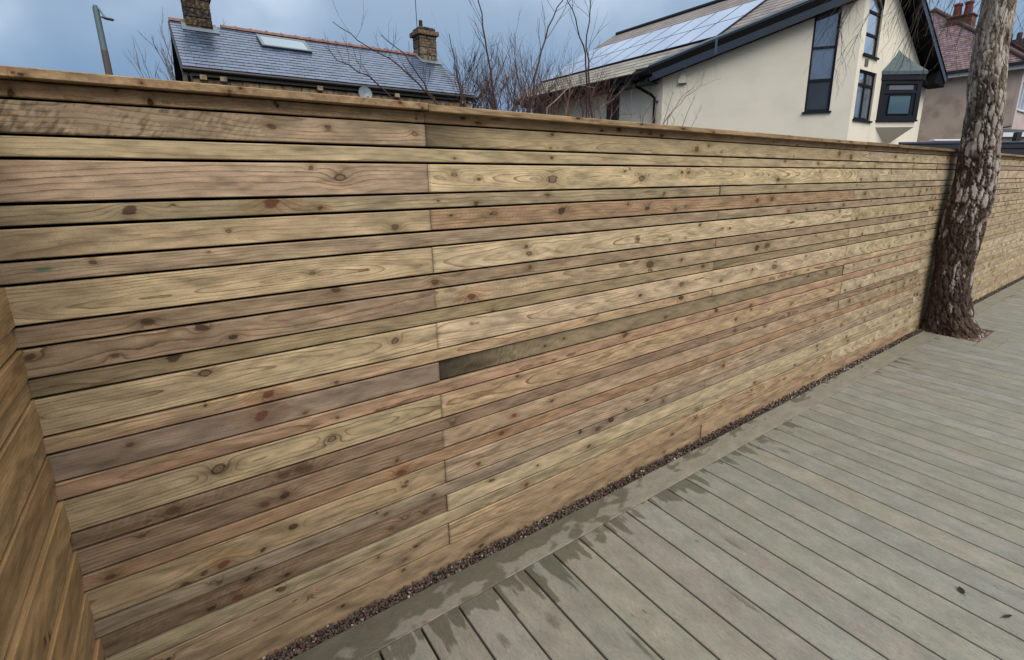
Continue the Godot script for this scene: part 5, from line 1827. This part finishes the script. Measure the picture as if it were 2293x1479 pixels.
func build_rest() -> void:
	# the flat-roofed garage whose dark edge shows just over the fence
	var bs := Basis(RT, Vector3.UP, RT.cross(Vector3.UP))
	var org := CAM + FW * 11.0
	var garage := thing("garage", "low flat-roofed garage with a navy roof edge just above the fence", "garage", Vector3(org.x, 0, org.z) + RT * 10.3 + FW * 1.2)
	var navy := solid(Color(0.085, 0.105, 0.165), 0.5)
	put_box("roof", garage, navy, Vector3(0, 2.15, 0), Vector3(5.2, 0.10, 2.4), bs, Color.WHITE, 0.01)
	put_box("fascia", garage, navy, Vector3(0, 2.01, 0) - FW * 1.17, Vector3(5.1, 0.16, 0.05), bs)
	put_box("wall", garage, mottled(Color(0.30, 0.30, 0.32), 91, 0.2, 0.5), Vector3(0, 0.95, 0), Vector3(4.9, 2.28, 2.1), bs)
	put_box("roof_edge", garage, solid(Color(0.16, 0.18, 0.26), 0.4), Vector3(0, 2.225, 0) - FW * 1.18, Vector3(5.22, 0.05, 0.06), bs, Color.WHITE, 0.01)
	var org2 := CAM + FW * 15.0
	var coping := thing("boundary_wall", "low boundary wall with white coping between the cream house and the birch", "wall", Vector3(org2.x, 0, org2.z) + RT * 11.9)
	put_box("coping", coping, solid(Color(0.80, 0.82, 0.84), 0.6), Vector3(0, 2.535, 0), Vector3(1.0, 0.05, 0.2), bs, Color.WHITE, 0.01)
	put_box("wall", coping, mottled(Color(0.5, 0.43, 0.40), 92, 0.2, 0.5), Vector3(0, 1.15, 0), Vector3(0.98, 2.72, 0.14), bs)
	# street lamp
	var lamp := thing("street_lamp", "tall leaning-looking street lamp with a small drooping head at the left", "street lamp", Vector3(-1.16, -0.2, -26.6))
	var steel := solid(Color(0.36, 0.42, 0.44), 0.5, 0.3)
	var rust := solid(Color(0.30, 0.27, 0.26), 0.7)
	var b := MB.new()
	b.tube(PackedVector3Array([Vector3(0, 0, 0), Vector3(-0.01, 3.0, 0), Vector3(-0.02, 6.9, 0)]), PackedFloat32Array([0.16, 0.14, 0.12]), 14)
	part("post", b, rust, lamp)
	b = MB.new()
	b.tube(PackedVector3Array([Vector3(-0.02, 6.9, 0), Vector3(-0.03, 8.45, 0), Vector3(-0.03, 8.56, 0)]), PackedFloat32Array([0.115, 0.105, 0.06]), 14)
	part("upper_post", b, steel, lamp)
	b = MB.new()
	b.tube(PackedVector3Array([Vector3(-0.03, 8.48, 0), Vector3(0.08, 8.42, 0.06), Vector3(0.16, 8.24, 0.14), Vector3(0.24, 8.10, 0.2)]), PackedFloat32Array([0.05, 0.04, 0.035, 0.035]), 8)
	part("arm", b, steel, lamp)
	b = MB.new()
	b.box(Vector3(0.29, 8.08, 0.24), Vector3(0.46, 0.07, 0.17), Basis(Vector3.UP, -0.63) * Basis(Vector3(0, 0, 1), -0.2), Color.WHITE, 0.03)
	b.box(Vector3(0.31, 8.035, 0.25), Vector3(0.30, 0.04, 0.12), Basis(Vector3.UP, -0.63) * Basis(Vector3(0, 0, 1), -0.2), Color(0.5, 0.5, 0.5), 0.01)
	part("lamp_head", b, solid(Color(0.25, 0.28, 0.30), 0.5), lamp)
	# far growth and the far row of chimneys
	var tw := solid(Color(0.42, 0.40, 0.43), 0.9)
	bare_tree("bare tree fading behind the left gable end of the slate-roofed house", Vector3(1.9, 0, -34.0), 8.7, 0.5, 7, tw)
	var tw2 := solid(Color(0.25, 0.205, 0.215), 0.9)
	bare_tree("bare tree behind the shrubs beside the right end of the slate roof", Vector3(11.3, 0, -19.5), 5.9, 0.9, 17, tw2)
	bare_tree("bare tree in the gap between the slate roof and the panelled roof", Vector3(12.3, 0, -18.2), 5.7, 1.0, 27, tw2)
	bare_tree("bare tree close to the far corner of the panelled roof", Vector3(12.1, 0, -15.5), 5.4, 0.9, 37, tw2)
	bare_tree("bare garden tree behind the viewer, mirrored in the tall dark window", Vector3(-9.0, 0, 11.0), 10.0, 1.0, 47, tw2)
	bare_tree("bare tree off to the right, mirrored in the casement and bay windows", Vector3(33.0, 0, 4.5), 9.5, 1.0, 57, tw2)
	var far := thing("terrace_house", "distant roof with a row of chimney pots right of the birch trunk", "house", Vector3(59.0, 0, -10.5))
	b = MB.new()
	b.prism(PackedVector2Array([Vector2(-4, -0.2), Vector2(4, -0.2), Vector2(4, 8.2), Vector2(0, 11.6), Vector2(-4, 8.2)]), Vector3(-6, 0, 0), Vector3(0, 0, 1), Vector3.UP, Vector3(14, 0, 0))
	part("wall", b, mottled(Color(0.42, 0.33, 0.32), 95, 0.2, 0.3), far)
	for s in 2:
		b = MB.new()
		var d := 1.0 if s == 0 else -1.0
		slab(b, [Vector3(-6.2, 11.75, 0.0), Vector3(8.2, 11.75, 0.0), Vector3(8.2, 8.1, 4.3 * d), Vector3(-6.2, 8.1, 4.3 * d)], 0.1)
		part("roof", b, mottled(Color(0.30, 0.22, 0.23), 96, 0.3, 0.5), far)
	b = MB.new()
	b.box(Vector3(-0.3, 11.9, -0.6), Vector3(0.8, 1.0, 2.4))
	var st := part("chimney", b, mottled(Color(0.30, 0.22, 0.20), 97, 0.3, 1.0), far)
	for i in 4:
		part("chimney_pot", lathe([Vector2(0, 0.55), Vector2(0.16, 0.55), Vector2(0.18, 0.45), Vector2(0.18, 0.0)], 10, Transform3D(Basis.IDENTITY, Vector3(-0.3, 12.4, -1.5 + i * 0.6))), solid(Color(0.26, 0.2, 0.19), 0.8), st)
